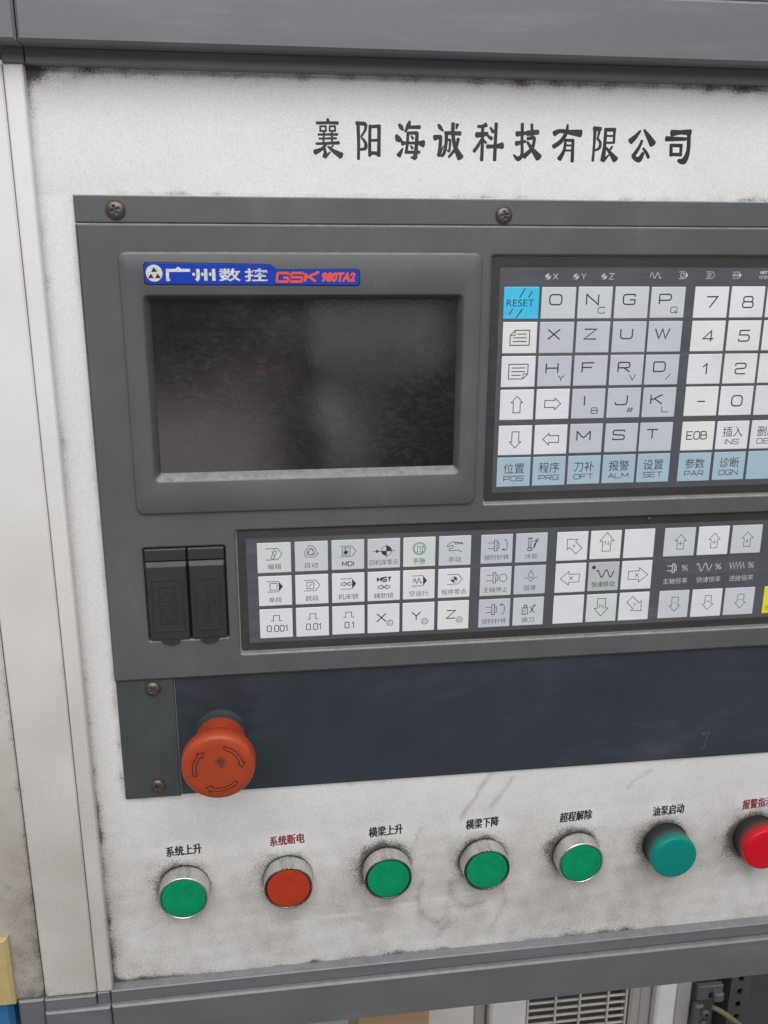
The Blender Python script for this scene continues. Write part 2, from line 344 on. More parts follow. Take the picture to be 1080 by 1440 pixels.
class Ink:                                       # marks on a face at depth d; every stroke a hair above the one before
    def __init__(self, mb, d, mi=1, w=0.3): self.mb = mb; self.d = d; self.mi = mi; self.w = w; self.k = 0
    def dd(self): self.k += 1; return self.d - 0.0015 * (self.k % 12)
    def line(self, pts, closed=False, w=None, r=0.0, mi=None):
        w = (w or self.w) / 2; pts = rounded(pts, r, closed); q = [np.array(pts[0], float)]
        for p in pts[1:]:
            if np.linalg.norm(np.array(p) - q[-1]) > 1e-4: q.append(np.array(p, float))
        if closed and np.linalg.norm(q[0] - q[-1]) < 1e-4: q.pop()
        n = len(q); A = []; B = []
        if n < 2: return
        for i in range(n):
            if closed or 0 < i < n - 1:
                t1 = q[i] - q[i - 1]; t2 = q[(i + 1) % n] - q[i]
            elif i == 0: t1 = t2 = q[1] - q[0]
            else: t1 = t2 = q[-1] - q[-2]
            t1 = t1 / np.linalg.norm(t1); t2 = t2 / np.linalg.norm(t2)
            n1 = np.array([-t1[1], t1[0]]); n2 = np.array([-t2[1], t2[0]]); b = n1 + n2; L = np.linalg.norm(b)
            b = n1 if L < 1e-3 else b / L
            k = min(1 / max(0.3, b @ n1), 2.2)
            A.append(q[i] + b * w * k); B.append(q[i] - b * w * k)
        d = self.dd(); V = [(p[0], d, p[1]) for p in A] + [(p[0], d, p[1]) for p in B]
        F = [(i, n + i, n + (i + 1) % n, (i + 1) % n) for i in range(n if closed else n - 1)]
        self.mb.add(V, F, self.mi if mi is None else mi)
    def fill(self, pts, mi=None):
        d = self.dd(); self.mb.add([(p[0], d, p[1]) for p in pts], [list(range(len(pts)))], self.mi if mi is None else mi)
    def circle(self, c, r, w=None, a0=0, a1=360, mi=None):
        full = abs(a1 - a0) >= 360; n = max(6, int(abs(a1 - a0) / 15))
        self.line([(c[0] + r * math.cos(math.radians(a0 + (a1 - a0) * i / n)), c[1] + r * math.sin(math.radians(a0 + (a1 - a0) * i / n))) for i in range(n if full else n + 1)], full, w, mi=mi)
    def disc(self, c, r, a0=0, a1=360, mi=None):
        n = max(6, int(abs(a1 - a0) / 12)); p = [(c[0] + r * math.cos(math.radians(a0 + (a1 - a0) * i / n)), c[1] + r * math.sin(math.radians(a0 + (a1 - a0) * i / n))) for i in range(n + (0 if a1 - a0 >= 360 else 1))]
        self.fill(p + ([] if a1 - a0 >= 360 else [tuple(c)]), mi)
    def text(self, s, cx, cz, w, h, bold=0.0, rot=0.0, shear=0.0, mi=None):     # glyph outlines fitted to a box
        V, F = text2d(s, bold); lo, hi = V.min(0), V.max(0)
        P = (V - (lo + hi) / 2) / (hi - lo) * np.array([w, h]); P = np.stack([P[:, 0] + P[:, 1] * shear, P[:, 1]], 1)
        c, s_ = math.cos(rot), math.sin(rot); d = self.dd()
        self.mb.add([(cx + x * c - y * s_, d, cz + x * s_ + y * c) for x, y in P], F, self.mi if mi is None else mi)
    def word(self, s, cx, cz, cw, h, gap=0.35, w=None, shear=0.0, mi=None, r=0.35):   # wide engraved style stroke letters
        ws = [cw * GW.get(ch, 1.0) for ch in s]; tot = sum(ws) + gap * (len(s) - 1); x = cx - tot / 2
        for ch, wd in zip(s, ws):
            for pts, closed in GL[ch]:
                P = [(x + p[0] * wd + (0.5 - p[1]) * h * shear, cz + (0.5 - p[1]) * h) for p in pts]
                self.line(P, closed == 1, (w or self.w) * 1.18, r * min(h, max(cw, 0.1)) if ch in RND and closed != 2 else 0, mi)
            x += wd + gap
    def brush(self, pts, mi=None):               # brush stroke of changing width with round ends
        q = [np.array(p[:2]) for p in pts]; W_ = [p[2] * 0.57 for p in pts]
        fine = []; fw_ = []
        n = len(q)
        for i in range(n - 1):
            p0 = q[max(i - 1, 0)]; p1 = q[i]; p2 = q[i + 1]; p3 = q[min(i + 2, n - 1)]
            for k in range(5 if n > 2 else 2):
                t = k / (5 if n > 2 else 2)
                fine.append(0.5 * ((2 * p1) + (p2 - p0) * t + (2 * p0 - 5 * p1 + 4 * p2 - p3) * t * t + (3 * p1 - p0 - 3 * p2 + p3) * t ** 3))
                fw_.append(W_[i] + (W_[i + 1] - W_[i]) * t)
        fine.append(q[-1]); fw_.append(W_[-1]); A = []; B = []; m = len(fine)
        for i in range(m):
            t = fine[min(i + 1, m - 1)] - fine[max(i - 1, 0)]; t = t / max(np.linalg.norm(t), 1e-6); nn = np.array([-t[1], t[0]])
            A.append(fine[i] + nn * fw_[i]); B.append(fine[i] - nn * fw_[i])
        d = self.dd(); mi = self.mi if mi is None else mi
        self.mb.add([(p[0], d, p[1]) for p in A] + [(p[0], d, p[1]) for p in B], [(i, m + i, m + i + 1, i + 1) for i in range(m - 1)], mi)
        for c, t, r in ((fine[-1], fine[-1] - fine[-2], fw_[-1]), (fine[0], fine[0] - fine[1], fw_[0])):
            t = t / max(np.linalg.norm(t), 1e-6); nn = np.array([-t[1], t[0]])
            e = [c + nn * r * math.cos(math.radians(x)) + t * r * 0.55 * math.sin(math.radians(x)) for x in range(0, 181, 30)]
            self.mb.add([(p[0], d, p[1]) for p in e], [list(range(len(e)))], mi)
RND = set('OGPUDRJSCQB0258936aM@')
GW = {'I': 0.05, '1': 0.45, '.': 0.08, '-': 0.75, 'W': 1.25, 'M': 1.15, '/': 0.7}
_o = ([(0, 0), (1, 0), (1, 1), (0, 1)], True)
GL = {'O': [_o], '0': [_o], 'N': [([(0, 1), (0, 0), (1, 1), (1, 0)], 0)], 'G': [([(1, .24), (1, 0), (0, 0), (0, 1), (1, 1), (1, .52)], 0), ([(1, .54), (.55, .54)], 0)],
      'P': [([(0, 1), (0, 0)], 0), ([(0, 0), (1, 0), (1, .6), (0, .6)], 0)], 'X': [([(0, 0), (1, 1)], 0), ([(1, 0), (0, 1)], 0)], 'Z': [([(0, 0), (1, 0), (0, 1), (1, 1)], 0)],
      'U': [([(0, 0), (0, 1), (1, 1), (1, 0)], 0)], 'W': [([(0, 0), (.27, 1), (.5, .05), (.73, 1), (1, 0)], 0)], 'H': [([(0, 0), (0, 1)], 0), ([(1, 0), (1, 1)], 0), ([(0, .5), (1, .5)], 0)],
      'F': [([(1, 0), (0, 0), (0, 1)], 0), ([(0, .47), (.85, .47)], 0)], 'R': [([(0, 1), (0, 0)], 0), ([(0, 0), (1, 0), (1, .56), (0, .56)], 0), ([(.5, .56), (1, 1)], 0)], 'D': [([(0, 0), (1, 0), (1, 1), (0, 1)], 0), ([(0, 1), (0, 0)], 0)],
      'I': [([(.5, 0), (.5, 1)], 0)], 'J': [([(1, 0), (1, 1), (0, 1), (0, .72)], 0)], 'K': [([(0, 0), (0, 1)], 0), ([(1, 0), (.05, .55)], 0), ([(.3, .42), (1, 1)], 0)],
      'M': [([(0, 1), (0, 0)], 0), ([(0, 0), (.5, .8), (1, 0)], 0), ([(1, 0), (1, 1)], 0)], 'S': [([(1, .2), (1, 0), (0, 0), (0, .48), (1, .52), (1, 1), (0, 1), (0, .8)], 0)],
      'T': [([(0, 0), (1, 0)], 0), ([(.5, 0), (.5, 1)], 0)], 'C': [([(1, .2), (1, 0), (0, 0), (0, 1), (1, 1), (1, .8)], 0)], 'Q': [_o, ([(.55, .6), (1.05, 1.05)], 0)],
      'Y': [([(0, 0), (.5, .5), (1, 0)], 0), ([(.5, .5), (.5, 1)], 0)], 'V': [([(0, 0), (.5, 1), (1, 0)], 0)], 'B': [([(0, 0), (.9, 0), (.9, .48), (0, .48)], 0), ([(0, 0), (0, 1)], 0), ([(0, 1), (1, 1), (1, .48), (.7, .48)], 0)],
      'L': [([(0, 0), (0, 1), (1, 1)], 0)], 'A': [([(0, 1), (.5, 0), (1, 1)], 0), ([(.2, .66), (.8, .66)], 0)], 'E': [([(1, 0), (0, 0), (0, 1), (1, 1)], 0), ([(0, .5), (.85, .5)], 0)],
      '#': [([(.4, 0), (.15, 1)], 0), ([(.85, 0), (.6, 1)], 0), ([(.1, .33), (1, .33)], 0), ([(0, .68), (.9, .68)], 0)], '/': [([(1, 0), (0, 1)], 0)], '-': [([(0, .5), (1, .5)], 0)], '.': [([(0, .97), (1, .97)], 0)],
      '1': [([(0, .3), (.8, 0), (.8, 1)], 0)], '2': [([(0, .25), (0, 0), (1, 0), (1, .48), (0, .52), (0, 1), (1, 1)], 0)], '4': [([(.75, 1), (.75, 0), (0, .75), (1, .75)], 0)],
      '5': [([(1, 0), (.08, 0), (.04, .42)], 2), ([(0, .42), (1, .42), (1, 1), (0, 1), (0, .8)], 0)], '7': [([(0, 0), (1, 0), (.3, 1)], 0)], '8': [([(.06, 0), (.94, 0), (.94, .47), (.06, .47)], True), ([(0, .47), (1, .47), (1, 1), (0, 1)], True)],
      '9': [([(1, .55), (0, .55), (0, 0), (1, 0), (1, 1), (0, 1), (0, .82)], 0)]}

# title brush strokes (x, z, width in mm), character by character
TITLE = [[[(-93.2,81.3,1.2),(-92.9,79.8,1.56)],[(-98.7,79.3,1.32),(-93.4,79.5,1.2),(-88.1,79.5,1.5)],[(-96.9,78.0,0.84),(-96.9,75.4,0.84)],[(-96.9,77.8,0.84),(-94.0,77.9,0.84)],[(-94.1,78.0,0.84),(-94.1,75.5,0.84)],[(-96.9,75.7,0.84),(-94.1,75.7,0.84)],[(-92.2,78.0,0.84),(-92.2,75.5,0.84)],[(-92.3,77.9,0.84),(-89.4,78.0,0.84)],[(-89.5,78.1,0.84),(-89.5,75.6,0.84)],[(-92.2,75.8,0.84),(-89.5,75.8,0.84)],[(-98.0,74.0,0.96),(-88.3,74.2,1.14)],[(-95.1,75.5,0.84),(-95.4,70.0,0.96)],[(-91.1,75.5,0.84),(-91.1,70.1,0.96)],[(-97.6,72.1,0.84),(-88.9,72.4,1.02)],[(-99.0,69.7,1.08),(-87.6,70.3,1.44)],[(-93.8,69.8,0.96),(-96.2,67.4,1.44),(-99.7,65.7,2.4)],[(-95.3,68.8,0.96),(-94.6,65.7,1.56),(-94.8,63.7,2.28)],[(-94.7,63.4,1.44),(-92.1,65.9,0.72)],[(-93.2,68.5,0.84),(-90.5,66.5,1.68),(-86.6,64.3,3.0)],[(-90.4,69.1,0.72),(-91.8,68.0,0.84)]],[[(-78.0,79.6,1.56),(-77.7,71.0,1.44),(-77.8,62.8,1.32)],[(-78.8,79.6,1.68),(-74.3,79.4,1.68)],[(-74.1,79.1,1.56),(-74.4,76.5,1.2),(-76.5,73.3,0.84)],[(-76.2,72.9,0.84),(-74.3,70.6,1.44),(-74.3,68.0,1.62),(-77.3,67.3,0.96)],[(-71.9,78.7,1.44),(-72.1,71.6,1.44),(-72.1,64.4,1.44)],[(-67.4,78.8,1.68),(-67.4,71.7,1.56),(-67.5,64.5,1.68)],[(-72.1,78.1,1.32),(-67.5,78.4,1.56)],[(-72.1,71.7,1.2),(-67.5,71.9,1.2)],[(-72.1,65.5,1.92),(-69.8,65.8,1.44),(-67.5,65.4,2.04)]],[[(-57.3,79.5,1.08),(-56.2,78.2,2.04),(-55.2,76.8,0.96)],[(-58.6,74.5,1.08),(-57.7,72.8,2.88),(-56.0,71.8,1.44)],[(-55.3,68.3,0.6),(-56.3,66.3,1.68),(-57.3,64.8,2.28)],[(-51.8,81.1,0.96),(-52.5,79.0,2.04),(-54.2,76.0,0.84)],[(-52.1,78.2,1.44),(-46.6,78.4,1.68)],[(-52.7,75.9,1.32),(-52.9,70.3,1.32),(-53.6,66.1,1.32)],[(-52.7,75.5,1.32),(-47.8,75.6,1.56)],[(-48.0,75.6,1.56),(-48.3,68.8,1.68),(-48.9,63.9,2.28)],[(-48.8,63.5,1.56),(-51.1,64.1,0.72)],[(-55.5,70.7,2.28),(-53.1,70.8,1.08),(-47.8,70.9,1.32),(-44.8,70.6,3.36)],[(-53.8,66.4,1.32),(-46.6,66.6,1.44)],[(-51.1,74.3,0.6),(-50.0,72.9,1.32)],[(-51.3,69.7,0.6),(-50.2,68.3,1.32)]],[[(-37.1,79.7,1.2),(-36.1,78.3,1.92),(-34.5,76.7,0.6)],[(-39.0,73.5,2.52),(-35.7,74.2,1.44)],[(-35.8,74.1,1.56),(-36.1,69.0,1.56),(-36.6,65.1,1.8)],[(-36.4,64.8,1.2),(-34.3,69.9,0.48)],[(-33.6,75.9,1.56),(-25.7,75.8,1.92)],[(-32.9,76.2,1.68),(-33.0,70.7,1.56),(-33.9,66.4,1.56),(-35.2,64.8,1.2)],[(-32.6,72.7,0.96),(-30.8,72.7,1.08)],[(-30.9,72.7,1.08),(-31.2,67.4,1.08),(-32.3,67.8,0.6)],[(-29.6,80.5,1.68),(-29.5,75.5,1.68),(-28.4,69.7,1.8),(-25.4,64.3,3.24)],[(-26.7,73.3,1.56),(-28.0,68.7,1.44),(-31.4,64.5,1.2)],[(-27.4,80.0,1.68),(-27.9,78.0,0.84)]],[[(-16.7,79.3,1.32),(-14.2,79.4,1.44),(-12.4,80.2,2.04)],[(-17.3,75.2,2.52),(-11.5,75.9,1.68)],[(-14.2,79.5,1.44),(-14.1,71.5,1.44),(-14.2,63.2,1.68)],[(-14.5,73.6,0.96),(-16.4,70.0,1.56),(-18.4,67.4,1.56)],[(-13.5,73.0,0.84),(-12.2,71.5,1.2)],[(-10.2,78.8,0.96),(-8.6,76.8,1.68)],[(-11.3,74.8,1.2),(-9.3,73.6,1.8)],[(-11.5,69.8,1.92),(-7.4,70.0,1.56),(-3.6,70.4,3.0)],[(-7.2,80.9,1.56),(-7.3,72.2,1.56),(-7.4,63.3,1.68)]],[[(6.5,81.0,1.56),(6.7,72.4,1.44),(6.9,66.2,1.56),(4.9,64.2,2.16),(2.5,66.2,0.6)],[(3.7,76.1,2.4),(8.5,76.6,1.56)],[(3.6,71.5,2.16),(8.7,72.7,1.08)],[(9.3,76.5,2.4),(15.0,77.2,2.16)],[(11.5,80.9,1.32),(12.0,74.4,1.32)],[(9.5,74.0,1.56),(13.2,74.5,1.56)],[(13.3,74.4,1.44),(12.2,69.4,1.68),(8.0,65.3,2.28)],[(9.5,72.4,1.08),(12.4,68.8,1.92),(15.9,65.0,3.48)]],[[(23.6,76.6,2.52),(26.6,77.9,1.78),(31.0,77.5,1.93),(37.6,77.0,3.41)],[(30.5,81.1,0.89),(30.0,77.4,1.78),(27.5,73.1,1.93),(23.5,70.3,2.08)],[(29.8,73.7,1.19),(29.3,68.6,1.48),(27.0,64.4,2.37)],[(29.5,73.6,1.19),(34.1,73.5,1.48)],[(33.8,73.5,1.48),(34.0,63.3,1.63)],[(29.6,71.1,0.89),(33.8,71.1,0.89)],[(29.4,68.6,0.89),(33.8,68.7,0.89)]],[[(45.3,79.7,1.78),(45.3,71.5,1.19),(45.1,63.8,1.34)],[(44.6,79.5,1.93),(48.4,79.3,1.78)],[(47.8,79.2,1.48),(47.1,75.0,0.89)],[(46.6,74.9,0.89),(48.5,72.8,1.34),(48.2,70.1,1.34),(45.9,68.9,0.89)],[(51.0,79.4,1.48),(51.0,71.6,1.63),(50.5,64.1,2.37)],[(50.7,79.0,1.63),(56.2,79.1,1.63)],[(55.8,79.1,1.34),(55.9,72.7,1.19)],[(50.9,76.0,0.89),(55.8,76.1,0.89)],[(51.0,72.7,0.96),(56.1,72.8,0.96)],[(50.8,63.8,1.63),(53.6,66.8,0.74)],[(51.9,70.4,0.89),(54.2,67.9,1.63),(57.3,64.6,3.12)],[(55.2,70.9,1.04),(53.7,68.8,0.89)]],[[(69.9,78.9,0.89),(67.4,75.9,2.08),(64.8,73.6,2.82)],[(71.8,79.4,0.89),(74.5,76.1,2.37),(77.1,72.6,3.56)],[(71.2,74.1,1.34),(69.7,70.6,1.48),(66.9,66.4,2.08)],[(66.6,66.1,1.34),(70.2,64.8,2.67),(72.3,68.1,1.48)],[(72.0,70.4,1.04),(74.1,68.1,1.48),(75.4,65.8,1.48)]],[[(87.1,78.0,2.97),(91.8,78.5,1.93),(97.3,78.6,2.67)],[(96.5,78.6,1.93),(97.0,69.7,1.93),(95.1,64.5,3.12),(91.8,64.7,1.34)],[(84.3,75.2,2.37),(95.3,75.3,1.48)],[(87.3,72.4,1.63),(87.7,67.0,1.63)],[(87.1,72.1,1.48),(93.3,72.0,1.63)],[(92.9,72.0,1.48),(93.0,67.1,1.48)],[(87.5,67.6,1.48),(93.2,67.6,1.63)]]]

# ================================================================== machine cabinet
BT = [(-187.4, -361.0), (-123.8, -360.0), (-61.6, -359.4), (1.4, -359.2), (63.4, -360.0)]
LP = [(124.6, -358.4), (187.6, -358.2)]
WX0, WX1, WZ0, WZ1 = -236.0, 262.0, -431.0, 101.5
def seg_dist(X, Z, pts):
    D = np.full(X.shape, 1e9)
    for (x0, z0), (x1, z1) in zip(pts[:-1], pts[1:]):
        vx, vz = x1 - x0, z1 - z0; t = np.clip(((X - x0) * vx + (Z - z0) * vz) / (vx * vx + vz * vz + 1e-9), 0, 1)
        D = np.minimum(D, np.hypot(X - x0 - t * vx, Z - z0 - t * vz))
    return D
def lump(X, Z, s, seed):                       # smooth value noise for uneven dirt
    r = np.random.RandomState(seed); o = np.zeros_like(X)
    for k in range(5):
        a, b, p, q = r.uniform(-1, 1), r.uniform(-1, 1), r.uniform(0, 6.3), r.uniform(0, 6.3)
        o += np.sin((X * a + Z * b) / s * (1 + k * .7) + p) * np.cos((Z * a - X * b) / s * (1 + k * .6) + q)
    return o / 5
def g_panel(X, Z):
    g = np.zeros_like(X); L = lump(X, Z, 9, 3); L2 = lump(X, Z, 30, 5)
    top = 99.5 - Z; left = X + 235.2; bot = Z + 428.5 - (X + 236) * 0.004
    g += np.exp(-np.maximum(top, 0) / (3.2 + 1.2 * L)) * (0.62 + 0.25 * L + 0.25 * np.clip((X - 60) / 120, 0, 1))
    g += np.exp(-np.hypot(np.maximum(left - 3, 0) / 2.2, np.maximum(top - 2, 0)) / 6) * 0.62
    g += np.exp(-np.maximum(left, 0) / 2.6) * (0.40 + 0.2 * L + 0.25 * np.clip((-Z) / 350, 0, 1))
    g += np.exp(-np.maximum(bot, 0) / (2.6 + L)) * (0.75 + 0.3 * L)
    g += np.exp(-np.hypot(np.maximum(left, 0) / 1.6, np.maximum(bot, 0)) / 9) * 0.55
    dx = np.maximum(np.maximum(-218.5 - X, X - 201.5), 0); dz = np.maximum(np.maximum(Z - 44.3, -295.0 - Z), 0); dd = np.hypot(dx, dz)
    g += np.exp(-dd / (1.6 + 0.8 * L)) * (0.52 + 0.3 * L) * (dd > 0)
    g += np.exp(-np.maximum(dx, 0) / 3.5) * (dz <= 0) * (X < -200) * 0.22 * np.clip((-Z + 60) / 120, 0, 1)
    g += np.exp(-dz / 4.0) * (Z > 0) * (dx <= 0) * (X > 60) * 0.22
    low = np.clip((-285 - Z) / 60, 0, 1)
    g += low * (0.16 + 0.09 * L2)
    g *= np.clip(0.88 + 1.0 * L2 + 0.55 * L, 0.25, 1.5)
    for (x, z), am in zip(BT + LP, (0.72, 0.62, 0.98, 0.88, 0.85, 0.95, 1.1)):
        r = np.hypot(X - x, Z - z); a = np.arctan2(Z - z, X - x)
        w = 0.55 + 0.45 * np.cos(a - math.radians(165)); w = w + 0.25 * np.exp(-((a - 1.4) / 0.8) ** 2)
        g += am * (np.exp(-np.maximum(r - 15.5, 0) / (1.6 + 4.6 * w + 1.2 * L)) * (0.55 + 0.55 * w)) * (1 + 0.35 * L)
        tx = np.exp(-((X - x) / 15) ** 2) * np.exp(-((Z - (z + 26)) / 5) ** 2); g -= 0.18 * tx
    for pts, wd, am in (([(5, -296), (-1, -306), (-8, -318), (-14, -328)], 1.3, 0.55), ([(19, -300), (13, -310), (6, -320)], 1.5, 0.35), ([(-38, -335), (-41, -345)], 0.8, 0.4),
                        ([(-38, -372), (-41, -385), (-38, -398), (-28, -405)], 1.4, 0.38), ([(-20, -375), (-18, -388), (-8, -395), (0, -388)], 1.8, 0.36), ([(-14, -392), (-16, -405), (-22, -415)], 2.0, 0.3), ([(14, -380), (17, -395), (10, -408)], 1.3, 0.3),
                        ([(110, -302), (100, -308), (95, -314)], 1.0, 0.35), ([(-82, -395), (-72, -401)], 1.0, 0.4), ([(-108, -389), (-116, -391)], 1.2, 0.25), ([(-148, -372), (-147, -377)], 1.0, 0.3)):
        g += 0.22 * am * np.exp(-(seg_dist(X, Z, pts) / wd) ** 2)
    for x, z, r, am in ((150, -318, 16, .14), (-70, -330, 20, .12), (-170, -400, 30, .12), (60, -400, 26, .10), (-20, -398, 22, .2), (120, -385, 18, .14), (165, 56, 22, .16), (130, 50, 18, .12)):
        g += am * np.exp(-((X - x) ** 2 + (Z - z) ** 2) / r ** 2)
    return g
def s_panel(X, Z):                              # greasy film: wiped patches, runs under the buttons, finger smears; the low rise also paints light falloff
    low = np.clip((-Z - 285) / 90, 0, 1); A = lump(X, Z, 26, 8); B = lump(X, Z, 9, 18); C = lump(X * 0.35, Z, 7, 28)
    s = low * (0.29 + 0.20 * A + 0.14 * B + 0.10 * C) + 0.05 + 0.28 * np.exp(-(X + 236) / 6) * np.clip(0.4 - Z / 300, 0.25, 1.2) + 0.04 * (A > 0.1) * A
    s += 0.10 * np.exp(-np.maximum(Z - 44, 0) / 9) * (Z > 44) * (0.5 + B) + 0.10 * np.exp(-(101 - Z) / 7)
    for (x, z), am in zip(BT + LP, (0.3, 0.28, 0.42, 0.42, 0.36, 0.40, 0.5)):
        r = np.hypot(X - x + 3, Z - z); s += am * np.exp(-np.maximum(r - 15, 0) / 8) * (0.75 + 0.5 * B)
        s += 0.22 * np.exp(-((X - x - 3 * np.sin(Z / 9)) / 7) ** 2) * np.clip((z - Z) / 20, 0, 1) * np.exp(-np.maximum(z - 20 - Z, 0) / 30) * (0.7 + B)
        s -= 0.20 * np.exp(-((X - x) / 17) ** 2) * np.exp(-((Z - (z + 25)) / 6) ** 2)
    for pts, wd, am in (([(5, -296), (-1, -306), (-8, -318), (-14, -328)], 1.1, 0.5), ([(19, -300), (13, -310), (6, -320)], 1.3, 0.4), ([(-38, -372), (-41, -385), (-38, -398), (-28, -405), (-22, -400)], 1.3, 0.42),
                        ([(-20, -374), (-19, -386), (-10, -395), (2, -392)], 2.2, 0.42), ([(-22, -392), (-20, -404), (-28, -416)], 2.2, 0.36), ([(14, -378), (18, -394), (10, -410)], 1.3, 0.34), ([(110, -302), (100, -308), (95, -314)], 1.0, 0.4),
                        ([(-82, -395), (-72, -401)], 1.0, 0.4), ([(-40, -332), (-43, -342)], 0.8, 0.45), ([(60, -376), (64, -392)], 4.0, -0.22), ([(-120, -395), (-60, -390), (0, -384)], 0.7, -0.3), ([(96, -378), (103, -392)], 5.0, 0.12)):
        s += am * np.exp(-(seg_dist(X + 1.2 * B, Z + 1.5 * A, pts) / (wd * (1.1 + 0.5 * B))) ** 2) * (0.65 + 0.7 * C)
    return s
cab = thing('machine_cabinet', 'large white and grey steel operator cabinet with grimy front panel, carrying all the controls', 'cabinet', (0, 60, -430))
b = MB(); b.sheet(WX0, WX1, WZ0 - 2, WZ1 + 2, 2.0, 4.0, 2.0, g_panel, 0.3, stain=s_panel)
panel = b.build('front_panel', M['white'], cab)
def soft_edges(x0, x1, z0, z1, wl_, wr, wb, wt, a, seed, low=0.0):
    def f(X, Z):
        L = lump(X, Z, 8, seed); L2 = lump(X, Z, 34, seed + 1); g = np.zeros_like(X)
        for dist, w in ((X - x0, wl_), (x1 - X, wr), (Z - z0, wb), (z1 - Z, wt)):
            if w: g += np.exp(-np.maximum(dist, 0) / w) * a * (0.8 + 0.7 * L)
        return g + low * np.clip((-Z - 60) / 330, 0, 1) * (1 + 0.9 * L2)
    return f
def low_stain(a, seed):                          # brownish stains and painted shade, building up towards the bottom of the post
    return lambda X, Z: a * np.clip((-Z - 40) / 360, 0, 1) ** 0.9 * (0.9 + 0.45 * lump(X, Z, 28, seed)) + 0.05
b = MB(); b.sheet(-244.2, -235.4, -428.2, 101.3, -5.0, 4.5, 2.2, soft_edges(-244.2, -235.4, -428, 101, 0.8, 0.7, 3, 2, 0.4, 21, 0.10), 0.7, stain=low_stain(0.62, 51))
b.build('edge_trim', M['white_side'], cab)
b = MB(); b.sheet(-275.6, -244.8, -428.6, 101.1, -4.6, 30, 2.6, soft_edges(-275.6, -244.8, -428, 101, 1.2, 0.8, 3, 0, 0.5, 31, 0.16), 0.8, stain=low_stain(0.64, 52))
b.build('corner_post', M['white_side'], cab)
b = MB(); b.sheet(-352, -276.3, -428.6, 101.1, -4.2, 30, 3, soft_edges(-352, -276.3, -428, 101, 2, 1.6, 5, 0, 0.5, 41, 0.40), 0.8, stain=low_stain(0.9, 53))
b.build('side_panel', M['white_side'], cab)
b = MB(); b.box(-352, 262, 4.6, 60, -430, 101); b.build('back_box', M['gap'], cab)
ge = lambda s, a: (lambda X, Z: a * (0.5 + lump(X, Z, 14, s)) * 0.5)
b = MB()                                        # slim trim under the header beam; mitred end block at the corner
b.sheet(-233.9, 262, 101.5, 108.6, -5.0, 12, 3, lambda X, Z: 0.35 * np.exp(-(Z - 101.5) / 1.0) * (0.7 + lump(X, Z, 12, 9)), 0.5)
b.sheet(-244.4, -234.3, 101.6, 108.6, -5.0, 12, 2, lambda X, Z: 0.3 * np.exp(-np.abs(X + 234.3) / 1.2), 0.5)
b.build('header_trim', M['grey_rail'], cab)
b = MB(); b.sheet(-233.2, 262, 108.4, 136.0, -20.0, 30, 4, lambda X, Z: 0.28 * np.exp(-(Z - 108.4) / 1.6) + 0.12 * (lump(X, Z, 25, 12) + .3), 1.2)
b.sheet(-352, -233.8, 108.4, 136.0, -20.0, 30, 4, ge(13, 0.25), 1.2)
b.build('header_beam', M['grey_rail'], cab)
b = MB(); b.sheet(-352, 262, 136.2, 230, -17.5, 30, 8, ge(14, 0.2), 1.0); b.build('header_cover', M['grey_rail'], cab)
b = MB(); T_ = 0.0082                            # lower trim and beam hang a touch out of level
b.sheet(-236.2, 262, -437.0, -428.4, -5.0, 12, 3, lambda X, Z: 0.30 * np.exp(-(-428.4 - Z) / 0.9) * (0.7 + lump(X, Z, 12, 15)), 0.5, tilt=T_)
b.sheet(-244.6, -236.8, -437.4, -428.6, -5.0, 12, 2, lambda X, Z: 0.55 * np.exp(-np.abs(X + 236.8) / 1.2) + 0.3 * np.exp(-np.abs(X + 244.6) / 1.0), 0.5)
b.build('footer_trim', M['grey_rail'], cab)
b = MB(); b.sheet(-236.0, 262, -468.4, -437.2, -8.2, 60, 4, lambda X, Z: 0.22 * np.exp(-(-437 - Z) / 1.5) + 0.16 * np.exp(-(Z + 467) / 2.0) * (0.5 + lump(X, Z, 15, 17)), 1.2, tilt=T_ * 0.7, stain=lambda X, Z: 0.35 + 0.3 * lump(X, Z, 30, 61))
b.sheet(-276, -236.6, -467.2, -437.6, -8.2, 60, 3, lambda X, Z: 0.6 * np.exp(-np.abs(X + 236.6) / 1.0) + 0.1, 1.0)
b.sheet(-276, -245.2, -437.4, -429.2, -6.2, 12, 3, lambda X, Z: 0.1 + 0 * X, 0.6)
b.sheet(-292, -276.6, -467.2, -429.2, -5.6, 60, 2, lambda X, Z: 0.45 * np.exp(-np.abs(X + 276.6) / 1.5) + 0.3 * np.exp(-np.abs(X + 292) / 2.5) + 0.1, 1.0)
b.build('footer_beam', M['grey_rail'], cab)

# lettering printed on the white panel
b = MB(); ink = Ink(b, 1.95, 0)
for ch in TITLE:
    for st in ch: ink.brush(st)
b.build('title_lettering', M['ink_title'], panel)
for s, cx, cz, red in (('系统上升', -186.6, -334.8, 0), ('系统断电', -123.7, -333.2, 1), ('横梁上升', -61.9, -332.2, 0), ('横梁下降', 0.2, -332.1, 0), ('超程解除', 62.1, -332.4, 0), ('油泵启动', 124.9, -333.3, 0), ('报警指示', 187.2, -333.4, 1)):
    b = MB(); ink = Ink(b, 1.95, 0); [ink.text(s, cx + ox, cz + oz, 21.3, 7.2, 0.0, math.radians(3.0), 0.05) for ox, oz in ((0, 0), (-.26, 0), (.26, 0), (0, .16), (0, -.16))]
    b.build('button_lettering', M['ink_red'] if red else M['ink_title'], panel)

